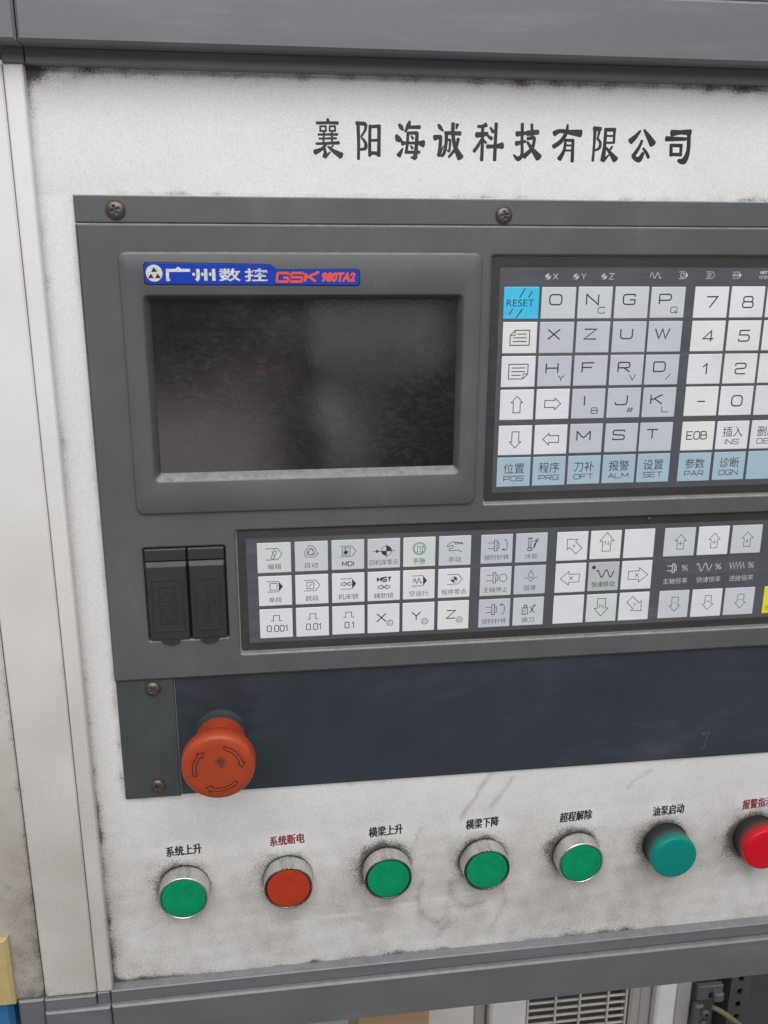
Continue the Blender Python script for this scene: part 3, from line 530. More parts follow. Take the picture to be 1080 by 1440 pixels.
# ================================================================== controller
UX0, UX1 = -218.5, 201.5
cnc = thing('machine_controller', 'grey machine tool controller with dark screen, blue name strip and two white key fields', 'controller', (-8, 2, -217.6))
b = MB(); gfl = lambda X, Z: 0.42 * np.exp(-np.minimum(np.abs(X + 218.5), np.abs(Z - 44.3)) / 1.3) * (0.8 + 0.8 * lump(X, Z, 6, 22))
b.sheet(UX0, UX1, 31.2, 44.3, -1.0, 1.9, 1.6, gfl, 0.6); b.build('mounting_flange', M['plastic'], cnc)
KM = (-8.0, 184.8, -119.7, 16.2); KL = (-147.2, 191.3, -204.5, -130.2); PT = (-197.5, -153.1, -193.6, -138.5)
def arc_tabs(x0, x1, z0, z1):                   # opening outline of the port bay with two finger notches
    P = rect(x0, x1, z0, z1, 1.2, 0)
    return P
V, F = plate_with_holes(rect(UX0, UX1, -217.7, 31.0, 0.8, 0), [rect(*KM, 1.5, 0), rect(*KL, 1.8, 0), rect(*PT, 1.2, 0), rect(-187.0, -23.8, -99.5, -4.8, 2, 0)], -2.0, 1.8, 1.1)
b = MB(); b.add(V, F, 0, True)
body = b.build('housing', M['plastic'], cnc, sharp=35)
# raised bezel round the screen, sloping down to the glass
b = MB(); BX = (-198.9, -13.2, -118.9, 17.4); OP = (-187.9, -23.0, -100.4, -3.9)
def rr(B, i, r, d): return rect(B[0] + i, B[1] - i, B[2] + i, B[3] - i, r, d, 6)
GLS = (-185.3, -25.1, -97.4, -6.2)
b.rings([rr(BX, 0, 4.5, -1.8), rr(BX, 0, 4.5, -2.9), rr(BX, 0.35, 4.2, -3.6), rr(BX, 1.1, 3.6, -3.95), rr(OP, -0.9, 3.6, -4.0), rr(OP, -0.3, 3.0, -3.7), rr(OP, 0, 2.8, -3.2), rr(GLS, 0.1, 0.9, 1.2), rr(GLS, 0.05, 0.9, 1.75)], smooth=True)
b.build('screen_bezel', M['plastic'], cnc, sharp=50)
b = MB(); b.sheet(-186.5, -24, -98.8, -5, 1.3, 1.75, 6, None, 0.1); b.build('screen', M['screen'], cnc)
# name strip
b = MB()
o2 = [(-186.3, 11.2), (-185.3, 12.3), (-124.2, 11.4), (-123.2, 11.0), (-120.9, 9.3), (-119.6, 9.1), (-79.3, 9.3), (-78.2, 8.2), (-78.2, 2.2), (-79.2, 1.2), (-185.4, 1.9), (-186.4, 2.9)]
def grow(P, k): c = np.mean(P, 0); return [(c[0] + (x - c[0]) * (1 + k / 54), c[1] + (z - c[1]) * (1 + k / 5.5)) for x, z in P]
b.rings([[(x, -3.6, z) for x, z in grow(o2, 0.45)][::-1], [(x, -4.02, z) for x, z in grow(o2, 0.45)][::-1]], False, True, 1)
b.rings([[(x, -4.0, z) for x, z in o2][::-1], [(x, -4.25, z) for x, z in o2][::-1], [(x, -4.35, z) for x, z in grow(o2, -0.2)][::-1]], False, True, 0)
badge = b.build('name_strip', [M['badge'], M['gap']], cnc)
b = MB(); ink = Ink(b, -4.37, 0, 1.5)
ink.disc((-181.6, 7.2), 4.1); tri = lambda cx, cz, s: [(cx - s, cz - s * .55), (cx + s, cz - s * .55), (cx, cz + s * .95)]
ink.fill(tri(-181.6, 8.7, 1.55), 2); ink.fill(tri(-183.3, 5.6, 1.5), 2); ink.fill(tri(-179.9, 5.6, 1.5), 2); ink.line([(-184.6, 7.1), (-178.6, 7.1)], w=0.25, mi=0)
# 广
ink.line([(-175.2, 3.9), (-175.0, 8.6), (-163.8, 8.6)], w=1.5); ink.line([(-175.9, 3.9), (-174.0, 3.9)], w=1.0); ink.disc((-169.6, 9.0), 1.2); ink.line([(-168, 8.6), (-163.8, 8.6)], w=0.9)
# 州 as three squared strokes with dots
for x in (-160.0, -156.2, -152.2): ink.line([(x, 9.3), (x, 5.0), (x - 0.9, 3.6)] if x == -160 else [(x, 9.3), (x, 3.5)], w=1.7)
for x in (-162.4, -158.1, -154.2): ink.line([(x, 7.4), (x + .5, 6.0)], w=1.3)
ink.text('数', -144.2, 6.4, 11.2, 6.4, 0.022); ink.text('控', -131.0, 6.35, 11.4, 6.4, 0.022)
def blockword(s, x0, x1, cz, h, w, shear):
    n = len(s); gap = 0.35; cw = (x1 - x0 - gap * (n - 1)) / n - w
    for i, ch in enumerate(s):
        x = x0 + w / 2 + i * (cw + w + gap)
        for pts, cl in GL[ch]: ink.line([(x + p[0] * cw + (.5 - p[1]) * h * shear, cz + (.5 - p[1]) * (h - w)) for p in pts], cl, w, 0.4, 1)
blockword('GSK', -121.0, -99.8, 5.2, 5.4, 1.2, 0.12); ink.disc((-99.6, 7.6), 0.75, mi=1)
ink.text('980TA2', -89.0, 5.2, 17.4, 4.9, 0.05, 0, 0.2, mi=1)
b.build('strip_lettering', [M['silver'], M['orange'], M['black']], badge)

# ---- key fields: a printed sheet, every key its own raised pad with its own print
def sheet_pad(name, box, field, label):
    b = MB(); b.rings([rect(*box, 1.5, 0.6), rect(*box, 1.5, 0.02), rect(box[0] + .25, box[1] - .25, box[2] + .25, box[3] - .25, 1.3, -0.02)], False, True, 0)
    b.rings([rect(*field, 0.5, 0.0), rect(*field, 0.5, -0.05)], False, True, 1)
    return b.build(name, [M['overlay'], M['field']], cnc, label)
padA = sheet_pad('key_field', (-7.2, 183.8, -118.4, 15.4), (-2.6, 178.6, -113.6, 10.0), 'upper field of letter and number keys')
padB = sheet_pad('key_field', (-146.4, 190.3, -203.2, -130.9), (-141.7, 186.2, -198.6, -135.6), 'long lower field of mode and jog keys')
CA = {0: (0, 19.2), 1: (20.6, 39.7), 2: (41.2, 60.3), 3: (61.9, 81.1), 4: (82.5, 101.9), 5: (107.6, 127.2), 6: (128.8, 148.4), 7: (150.0, 169.6)}
RA = {0: (0, -16.8), 1: (-18.5, -35.2), 2: (-36.8, -53.5), 3: (-55.1, -71.9), 4: (-75.1, -91.8), 5: (-93.3, -110.1)}
xb = [-135.6, -114.8, -94.1, -73.6, -53.1, -32.4, -7.7, 12.9, 37.6, 58.0, 78.5, 103.4, 124.6, 145.6, 171.0]
CB = {i: (x, x + (18.7 if i < 11 else 19.1)) for i, x in enumerate(xb)}
RB = {0: (-138.5, -156.2), 1: (-158.2, -176.2), 2: (-178.3, -196.1)}
class Key:
    def __init__(self, pad, c, r, mat, label, inks=None):
        self.x0, self.x1 = c; self.z1, self.z0 = r; self.b = MB(); self.pad = pad; self.mat = mat; self.label = label
        self.inks = inks or [M['ink'], M['ink_soft'], M['ink_green']]
        j = lambda: rng.uniform(-0.12, 0.12)
        x0, x1, z0, z1 = self.x0 + j(), self.x1 + j(), self.z0 + j(), self.z1 + j()
        self.b.rings([rect(x0, x1, z0, z1, 0.35, -0.03, 2), rect(x0, x1, z0, z1, 0.35, -0.22, 2), rect(x0 + .35, x1 - .35, z0 + .35, z1 - .35, 0.3, -0.34, 2)], False, True, 0)
        self.i = Ink(self.b, -0.36, 1, 0.42)
    def p(self, u, v): return (self.x0 + u * (self.x1 - self.x0), self.z1 + v * (self.z0 - self.z1))
    def L(self, pts, closed=False, w=None, r=0, mi=None): self.i.line([self.p(*q) for q in pts], closed, w, r, mi)
    def Fl(self, pts, mi=None): self.i.fill([self.p(*q) for q in pts], mi)
    def word(self, s, u, v, cw, h, **k): x, z = self.p(u, v); self.i.word(s, x, z, cw, h, **k)
    def text(self, s, u, v, w, h, **k): x, z = self.p(u, v); self.i.text(s, x, z, w, h, **k)
    def circ(self, u, v, r, **k): self.i.circle(self.p(u, v), r, **k)
    def disc(self, u, v, r, **k): self.i.disc(self.p(u, v), r, **k)
    def done(self): return self.b.build('key', [M[self.mat]] + self.inks, self.pad, self.label)
def letter(c, r, s, sub=None, mat='key_grey', at=(.42, .40), cw=6.7, h=5.3):
    k = Key(padA, CA[c], RA[r], mat, 'pale key printed with the character %s' % s)
    k.word(s, at[0] - (.04 if s in 'IT' else 0), at[1], cw, h, w=0.62)
    if sub: k.word(sub, .70, .74, 3.7, 3.1, w=0.36)
    k.done()
k = Key(padA, CA[0], RA[0], 'key_cyan', 'bright cyan reset key', [M['ink'], M['ink'], M['ink']])
k.text('RESET', .47, .50, 15.2, 3.7, mi=1)
for q in ([(.60, .04), (.44, .34)], [(.80, .14), (.70, .34)], [(.26, .68), (.16, .86)], [(.54, .68), (.36, .98)]): k.L(q, w=0.55)
k.done()
for c, r, s, sub in ((1, 0, 'O', None), (2, 0, 'N', 'C'), (3, 0, 'G', None), (4, 0, 'P', 'Q'), (1, 1, 'X', None), (2, 1, 'Z', None), (3, 1, 'U', None), (4, 1, 'W', None), (1, 2, 'H', 'Y'), (2, 2, 'F', None), (3, 2, 'R', 'V'), (4, 2, 'D', '/'),
                     (2, 3, 'I', 'B'), (3, 3, 'J', '#'), (4, 3, 'K', 'L'), (2, 4, 'M', None), (3, 4, 'S', None), (4, 4, 'T', None)):
    letter(c, r, s, sub, 'key_pale' if r == 0 else 'key_grey')
for c, r, s, mt in ((5, 0, '7', 'key_white'), (6, 0, '8', 'key_white'), (5, 1, '4', 'key_cream'), (6, 1, '5', 'key_cream'), (5, 2, '1', 'key_white'), (6, 2, '2', 'key_cream'), (6, 3, '0', 'key_white'), (5, 3, '-', 'key_cream')):
    letter(c, r, s, None, mt, (.52, .50) if s != '-' else (.50, .50), 6.2, 5.9)
for r, mt in ((0, 'key_white'), (1, 'key_cream'), (2, 'key_cream'), (3, 'key_white')): Key(padA, CA[7], RA[r], mt, 'pale key cut by the picture edge').done()
for up in (1, 0):
    k = Key(padA, CA[0], RA[2 - up], 'key_cream' if up else 'key_white', 'key with a dog-eared page symbol')
    y = lambda v: v if up else 1 - v
    xx = lambda u: u if up else 1 - u
    sh = 0.0
    k.L([(xx(.36), y(.26)), (xx(.78), y(.26)), (xx(.78), y(.74)), (xx(.22), y(.74)), (xx(.22), y(.42))], True, 0.5); k.L([(xx(.36), y(.26)), (xx(.36), y(.42)), (xx(.22), y(.42))], w=0.4)
    for v, u0 in ((.38, .42), (.50, .30), (.62, .30)): k.L([(xx(u0), y(v)), (xx(.70), y(v))], w=0.5)
    k.done()
def arrow(k, u, v, ln, wd, ang, hl=0.42, sw=0.5, w=0.42):       # outline arrow, sizes in mm
    cx, cz = k.p(u, v); P = [(-ln / 2, -wd * sw / 2), (ln / 2 - ln * hl, -wd * sw / 2), (ln / 2 - ln * hl, -wd / 2), (ln / 2, 0), (ln / 2 - ln * hl, wd / 2), (ln / 2 - ln * hl, wd * sw / 2), (-ln / 2, wd * sw / 2)]
    c, s = math.cos(math.radians(ang)), math.sin(math.radians(ang)); k.i.line([(cx + x * c - z * s, cz + x * s + z * c) for x, z in P], True, w)
for c, r, ang in ((0, 3, 90), (1, 3, 0), (0, 4, -90), (1, 4, 180)):
    k = Key(padA, CA[c], RA[r], 'key_white', 'white key with an outlined arrow'); arrow(k, .50, .49, 9.2, 6.6, ang, 0.38, 0.60, 0.45); k.done()
def two_line(c, r, top, low, mat, soft=0):
    k = Key(padA, CA[c], RA[r], mat, 'key with two characters over small capital letters')
    if top: k.text(top, .50, .38, 12.0 if len(top) == 2 else 6, 6.0, mi=1)
    if low: k.word(low, .50, .73, 3.3, 2.8, gap=0.75, w=0.33, mi=1 + soft)
    k.done()
for c, t, l, mt in ((0, '位置', 'POS', 'key_ice'), (1, '程序', 'PRG', 'key_ice'), (2, '刀补', 'OFT', 'key_ice'), (3, '报警', 'ALM', 'key_ice'), (4, '设置', 'SET', 'key_ice'), (5, '参数', 'PAR', 'key_ice'), (6, '诊断', 'DGN', 'key_ice'), (7, None, None, 'key_ice')):
    two_line(c, 5, t, l, mt, 0)
two_line(6, 4, '插入', 'INS', 'key_white', 0); two_line(7, 4, '删除', 'DEL', 'key_white', 0)
k = Key(padA, CA[5], RA[4], 'key_cream', 'key with three wide capital letters'); k.word('EOB', .47, .48, 3.4, 4.4, gap=0.9, w=0.5); k.done()
# white symbols over the upper keys
b = MB(); ink = Ink(b, -0.08, 0, 0.35)
for x, s in ((23.7, 'X'), (39.3, 'Y'), (54.9, 'Z')):
    ink.disc((x, 5.3), 1.35, 90, 180); ink.disc((x, 5.3), 1.35, 270, 360); ink.circle((x, 5.3), 1.35, 0.22); ink.line([(x, 7.3), (x, 3.6)], w=0.22); ink.line([(x - 1.6, 5.3), (x + 2.0, 5.3)], w=0.22)
    ink.word(s, x + 4.2, 5.4, 2.5, 2.9, w=0.3)
def wave(ink, cx, cz, w, h, n, lw, rounded_=0.9):
    P = [(cx - w / 2 + w * i / (n * 12), cz + h / 2 * math.sin(2 * math.pi * i / 12 - 0.6)) for i in range(n * 12 + 1)]; ink.line(P, w=lw)
wave(ink, 84.0, 5.9, 6.4, 2.9, 2, 0.4)
def tape(ink, cx, cz, w, h, lw, filled=False, mi=None):
    x0, x1 = cx - w / 2, cx + w / 2; tip = w * 0.27
    if filled: ink.line([(x0, cz + h / 2), (x1 - tip, cz + h / 2)], w=lw, mi=mi); ink.line([(x0, cz - h / 2), (x1 - tip, cz - h / 2)], w=lw, mi=mi); ink.fill([(x1 - tip, cz - h / 2), (x1, cz), (x1 - tip, cz + h / 2)], mi)
    else: ink.line([(x0, cz + h / 2), (x1 - tip, cz + h / 2), (x1, cz), (x1 - tip, cz - h / 2), (x0, cz - h / 2)], w=lw, mi=mi)
def sq(ink, cx, cz, s, lw, mi=None): ink.line([(cx - s / 2, cz - s / 2), (cx + s / 2, cz - s / 2), (cx + s / 2, cz + s / 2), (cx - s / 2, cz + s / 2)], True, lw, mi=mi)
tape(ink, 100.0, 6.0, 5.2, 3.6, 0.3, True); sq(ink, 99.4, 6.0, 1.9, 0.32)
tape(ink, 115.4, 6.0, 5.2, 3.6, 0.28); sq(ink, 114.8, 6.0, 1.9, 0.25); ink.line([(114.2, 5.4), (115.3, 6.5)], w=0.25)
def lockarrows(ink, cx, cz, s, lw, mi=None):
    for sg in (-1, 1):
        P = [(-2.6, -.5), (-1.3, -.5), (-1.3, -1.1), (-.25, 0), (-1.3, 1.1), (-1.3, .5), (-2.6, .5)]; ink.line([(cx - sg * x * s, cz + z * s) for x, z in P], True, lw, mi=mi)
tape(ink, 131.0, 6.0, 5.4, 3.4, 0.28, True); lockarrows(ink, 130.4, 6.0, 0.72, 0.26)
ink.word('MST', 146.6, 7.4, 1.1, 1.5, gap=0.35, w=0.26); lockarrows(ink, 146.6, 4.9, 0.9, 0.24)
ink.word('MST', 162.4, 7.4, 1.1, 1.5, gap=0.35, w=0.26)
b.build('printed_symbols', M['ink_white'], padA)

# ---- lower field
def kb(c, r, mat, what): return Key(padB, CB[c], RB[r], mat, what)
def small_cn(k, s, v=.80, w=None, h=3.4, mi=2): k.text(s, .5, v, w or min(3.75 * len(s), 16.2), h, mi=mi)
def sector(k, u, v, r):
    k.disc(u, v, r, a0=0, a1=90); k.disc(u, v, r, a0=180, a1=270); k.circ(u, v, r, w=0.28)
def KI(k, u, v): return k.p(u, v)
k = kb(0, 0, 'key_mint', 'pale green key with tape and pencil symbol'); x, z = k.p(.49, .38); tape(k.i, x, z, 9.2, 6.6, 0.36); k.L([(.40, .52), (.50, .25), (.58, .30), (.48, .54)], True, 0.34); k.L([(.44, .28), (.54, .52)], w=0.3); small_cn(k, '编辑'); k.done()
k = kb(1, 0, 'key_pale', 'key with a three-arm spiral symbol'); x, z = k.p(.49, .36); k.i.circle((x, z), 1.5, 0.36)
for a in (30, 150, 270):
    P = [(x + (1.6 + 2.6 * t) * math.cos(math.radians(a + 210 * t)), z + (1.6 + 2.6 * t) * math.sin(math.radians(a + 210 * t))) for t in [i / 12 for i in range(13)]]; k.i.line(P, w=0.36)
small_cn(k, '自动'); k.done()
k = kb(2, 0, 'key_pale', 'key with tape and hand symbol over three capital letters'); x, z = k.p(.50, .38); tape(k.i, x, z, 9.0, 6.4, 0.34); sq(k.i, x - 1.0, z, 4.4, 0.34)
for du, hh in ((-1.6, .3), (-.9, 1.9), (-.2, .7), (.5, .4)): k.i.line([(x - 1 + du + .4, z - 1.0), (x - 1 + du + .4, z + hh)], w=0.5)
k.i.fill([(x - 2.5, z - .1), (x - .2, z - .1), (x - .5, z - 1.7), (x - 2.0, z - 1.7)]); k.word('MDI', .5, .80, 2.2, 2.6, gap=0.8, w=0.38); k.done()
k = kb(3, 0, 'key_pale', 'key with an arrow and quartered circle symbol'); sector(k, .58, .41, 2.9); k.L([(.16, .42), (.84, .42)], w=0.3); k.L([(.58, .17), (.58, .64)], w=0.3); k.Fl([(.26, .36), (.38, .42), (.26, .48)]); small_cn(k, '回机床零点', w=16.6); k.done()
k = kb(4, 0, 'key_mint', 'pale green key with a green double circle symbol'); k.circ(.50, .38, 3.7, w=0.36, mi=3); k.circ(.50, .38, 3.0, w=0.26, mi=3)
k.L([(.38, .50), (.44, .50), (.44, .30), (.52, .30), (.52, .50), (.59, .50), (.59, .36)], w=0.34, mi=3); k.circ(.60, .33, 0.5, w=0.25, mi=3); small_cn(k, '手脉', mi=3); k.done()
k = kb(5, 0, 'key_pale', 'key with a reaching hand symbol')
k.L([(.27, .36), (.27, .28), (.38, .22), (.46, .19), (.56, .22), (.72, .27)], w=0.36, r=.6); k.L([(.27, .36), (.42, .31), (.46, .37), (.40, .42), (.32, .42), (.32, .50)], w=0.36, r=.5); k.L([(.32, .50), (.60, .48), (.72, .55)], w=0.36, r=.4)
for u in (.47, .53, .59, .65, .70): k.L([(u, .20), (u + .05, .29)], w=0.4)
small_cn(k, '手动'); k.done()
k = kb(0, 1, 'key_white', 'key with square and filled tape arrow'); x, z = k.p(.50, .36); tape(k.i, x, z, 8.8, 6.2, 0.36, True); sq(k.i, x - .9, z, 4.0, 0.36); small_cn(k, '单段'); k.done()
k = kb(1, 1, 'key_white', 'key with crossed square and open tape arrow'); x, z = k.p(.50, .37); tape(k.i, x, z, 9.0, 6.4, 0.34); sq(k.i, x - .9, z, 3.9, 0.36); k.i.line([(x - 1.9, z - .8), (x - .1, z + .9)], w=0.36); small_cn(k, '跳段'); k.done()
k = kb(2, 1, 'key_white', 'key with locked arrows and filled tape arrow'); x, z = k.p(.51, .37); tape(k.i, x, z, 9.0, 6.2, 0.34, True); lockarrows(k.i, x - .9, z, 1.25, 0.32); k.i.line([(x - 1.9, z + .9), (x + .1, z - .9)], w=0.28); k.i.line([(x - 1.9, z - .9), (x + .1, z + .9)], w=0.28); small_cn(k, '机床锁', w=11.6); k.done()
k = kb(3, 1, 'key_white', 'key with three bold capitals and locked arrows'); k.word('MST', .52, .27, 2.1, 2.4, gap=0.7, w=0.62); x, z = k.p(.51, .53); lockarrows(k.i, x, z, 1.3, 0.34); k.i.line([(x - 1, z + 1), (x + 1, z - 1)], w=0.26); k.i.line([(x - 1, z - 1), (x + 1, z + 1)], w=0.26); small_cn(k, '辅助锁', w=11.4, v=.82); k.done()
k = kb(4, 1, 'key_white', 'key with wave and filled tape arrow'); x, z = k.p(.52, .37); tape(k.i, x, z, 8.8, 6.2, 0.36, True); wave(k.i, x - 1.3, z, 5.0, 2.9, 2, 0.42); small_cn(k, '空运行', w=11.2); k.done()
k = kb(5, 1, 'key_white', 'key with quartered circle inside tape arrow'); x, z = k.p(.52, .37); tape(k.i, x, z, 8.8, 6.0, 0.32); sector(k, .50, .38, 1.7); k.L([(.33, .39), (.60, .39)], w=0.25); k.L([(.50, .26), (.50, .51)], w=0.25); small_cn(k, '程序零点', w=14.6); k.done()
for c, s in ((0, '0.001'), (1, '0.01'), (2, '0.1')):
    k = kb(c, 2, 'key_white', 'white step key printed %s under a pulse symbol' % s); k.L([(.34, .40), (.42, .40), (.42, .22), (.60, .22), (.60, .40), (.68, .40)], w=0.38); k.word(s, .53, .67, 2.3, 3.7, gap=0.85, w=0.40); k.done()
for c, s, mt in ((3, 'X', 'key_white'), (4, 'Y', 'key_white'), (5, 'Z', 'key_cream')):
    k = kb(c, 2, mt, 'white handwheel axis key %s' % s); k.word(s, .43, .47, 5.2, 4.9, w=0.55); k.circ(.70, .67, 1.9, w=0.24, mi=2); k.circ(.70, .67, 1.5, w=0.18, mi=2)
    k.L([(.64, .71), (.67, .71), (.67, .63), (.71, .63), (.71, .71), (.74, .71)], w=0.22, mi=2); k.done()
def spindle(ink, x, z, s, lw, mi=None):
    ink.line([(x - 4.6 * s, z + 1.75 * s), (x - .8 * s, z + 1.75 * s)], w=lw, mi=mi); ink.line([(x - 4.6 * s, z - 1.75 * s), (x - .8 * s, z - 1.75 * s)], w=lw, mi=mi)
    ink.line([(x - .8 * s, z - 3.2 * s), (x + .8 * s, z - 3.2 * s), (x + .8 * s, z + 3.2 * s), (x - .8 * s, z + 3.2 * s)], True, lw * 1.1, mi=mi); ink.line([(x + .8 * s, z - 1.7 * s), (x + 2.0 * s, z - 1.7 * s), (x + 2.0 * s, z + 1.7 * s), (x + .8 * s, z + 1.7 * s)], False, lw, mi=mi)
for r, cn, m_ in ((0, '顺时针转', 'cw'), (1, '主轴停止', 'stop'), (2, '逆时针转', 'ccw')):
    k = kb(6, r, 'key_grey' if r != 1 else 'key_pale', 'key with a spindle symbol'); x, z = k.p(.46, .38); spindle(k.i, x, z, 1.0, 0.36)
    if m_ == 'stop': k.circ(.74, .39, 2.3, w=0.36)
    else:
        cx, cz = k.p(.74, .37); k.i.line([(cx + 1.5 * math.cos(t) + .1, cz + 3.3 * math.sin(t)) for t in [math.radians(a) for a in range(-110, 111, 20)]], w=0.36)
        sg = -1 if m_ == 'cw' else 1; yy = cz + sg * 2.6; k.i.fill([(cx - 1.6, yy), (cx - .1, yy + sg * .9), (cx + .1, yy - sg * .5)])
    small_cn(k, cn, w=14.6, v=.79); k.done()
k = kb(7, 0, 'key_grey', 'key with a coolant nozzle symbol'); k.L([(.36, .17), (.54, .17)], w=.5); k.L([(.41, .17), (.41, .50)], w=.4); k.L([(.48, .17), (.48, .50)], w=.4); k.L([(.39, .50), (.50, .50), (.50, .60), (.39, .60)], True, .5)
for q in ([(.56, .30), (.70, .18)], [(.55, .55), (.60, .38), (.72, .22)], [(.60, .50), (.63, .36)], [(.57, .42), (.66, .27), (.70, .30)]): k.L(q, w=0.45)
small_cn(k, '冷却'); k.done()
k = kb(7, 1, 'key_grey', 'key with an oil drop symbol'); k.L([(.53, .16), (.61, .34), (.58, .42), (.53, .44), (.48, .42), (.45, .34)], True, 0.36, 0.7); k.L([(.32, .42), (.42, .44), (.50, .52), (.51, .58)], w=.34, r=1); k.L([(.74, .42), (.64, .44), (.56, .52), (.55, .58)], w=.34, r=1); small_cn(k, '润滑', v=.78); k.done()
k = kb(7, 2, 'key_pale', 'key with a tool change symbol'); k.L([(.30, .36), (.48, .36), (.48, .60), (.30, .60)], True, .36); k.L([(.36, .36), (.36, .27), (.44, .27), (.44, .36)], w=.5)
for t in (0, .08, .16): k.L([(.31, .44 + t), (.40 + .04, .37 + t)], w=.28)
k.L([(.54, .56), (.70, .30)], w=.36); k.L([(.54, .34), (.72, .56)], w=.36); k.Fl([(.66, .28), (.73, .25), (.72, .35)]); k.L([(.60, .30), (.66, .44), (.60, .56)], w=.36, r=1); small_cn(k, '换刀', v=.80); k.done()
def jog(c, r, ang, s, mat, ln=9.6, wd=8.2, at=(.5, .48)):
    k = kb(c, r, mat, 'white jog key with an outlined arrow'); arrow(k, at[0], at[1], ln, wd, ang, 0.45, 0.58, 0.38)
    if s:
        x, z = k.p(*at); dx, dz = -math.cos(math.radians(ang)) * .8, -math.sin(math.radians(ang)) * .8
        if s == 'Z': k.i.line([(x + dx - 1.1, z + dz - 1.2), (x + dx - 1.1, z + dz + 1.2), (x + dx + 1.1, z + dz - 1.2), (x + dx + 1.1, z + dz + 1.2)], w=0.3) if ang > 0 else k.i.line([(x + dx - 1.1, z + dz - 1.2), (x + dx - 1.1, z + dz + 1.2), (x + dx + 1.1, z + dz - 1.2), (x + dx + 1.1, z + dz + 1.2)], w=0.3)
        elif s == 'Y':
            for a in (135, 255, 15): k.i.line([(x + dx, z + dz), (x + dx + 1.3 * math.cos(math.radians(a)), z + dz + 1.3 * math.sin(math.radians(a)))], w=0.3)
        else: k.i.word(s, x + dx, z + dz, 2.2, 2.2, w=0.3)
    k.done()
jog(8, 0, 135, 'Y', 'key_white', 10.5, 8.6, (.52, .47)); jog(9, 0, 90, 'Z', 'key_cream', 11.5, 8.6, (.52, .40)); kb(10, 0, 'key_white', 'blank white key above the arrow key').done()
jog(8, 1, 180, 'X', 'key_white', 11.6, 8.6, (.48, .51)); jog(10, 1, 0, 'X', 'key_white', 12.2, 9.0, (.55, .50))
kb(8, 2, 'key_white', 'blank white key below the arrow key').done(); jog(9, 2, -90, 'Z', 'key_mint', 11.4, 8.6, (.50, .48)); jog(10, 2, -45, 'Y', 'key_white', 10.8, 8.6, (.55, .46))
k = kb(9, 1, 'key_mid', 'grey rapid traverse key with wave and dot'); k.disc(.16, .17, 1.15); x, z = k.p(.55, .40); P = [(x - 5.4 + 10.8 * i / 30, z + 2.3 * math.sin(2 * math.pi * i / 15 + 0.9) * (1 if i not in (0, 30) else .7)) for i in range(31)]; k.i.line(P, w=0.62); small_cn(k, '快速移动', w=14.4, v=.77, h=3.6, mi=1); k.done()
for c, mt in ((11, 'key_pale'), (12, 'key_white'), (13, 'key_pale')):
    for r, ang, s in ((0, 90, '+'), (2, -90, '-')):
        k = kb(c, r, mt, 'override key with an outlined arrow'); u = .53 if r == 0 else .54; arrow(k, u, .50, 9.2, 7.0, ang, 0.42, 0.58, 0.34); v = .56 if r == 0 else .45
        k.L([(u - .07, v), (u + .07, v)], w=0.3)
        if s == '+': k.L([(u, v - .08), (u, v + .08)], w=0.3)
        k.done()
k = kb(14, 2, 'key_yellow', 'yellow key cut by the picture edge'); k.text('选', .17, .80, 3.6, 3.4, mi=2); k.done()
b = MB(); ink = Ink(b, -0.08, 0, 0.36)
def pct(ink, x, z, h): ink.line([(x - .38 * h, z - h / 2), (x + .38 * h, z + h / 2)], w=0.4); ink.circle((x - .30 * h, z + .26 * h), .2 * h, 0.36); ink.circle((x + .30 * h, z - .26 * h), .2 * h, 0.36)
for c, cn in ((11, '主轴倍率'), (12, '快速倍率'), (13, '进给倍率')):
    x = CB[c][0] + 9.0; z = -164.0
    if c == 11: spindle(ink, x - 1.6, z, 0.85, 0.5)
    elif c == 12: P = [(x - 8.2 + 9.6 * i / 30, z + 2.4 * math.sin(2 * math.pi * i / 15 + 0.6)) for i in range(31)]; ink.line(P, w=0.55)
    else: ink.line([(x - 8.2 + 9.6 * i / 9, z + (2.2 if i % 2 == 0 else -2.0)) for i in range(10)], w=0.5)
    pct(ink, x + 5.6, z, 3.7); ink.text(cn, x + .2, -172.1, 15.4, 3.7)
b.build('printed_symbols', M['ink_white'], padB)

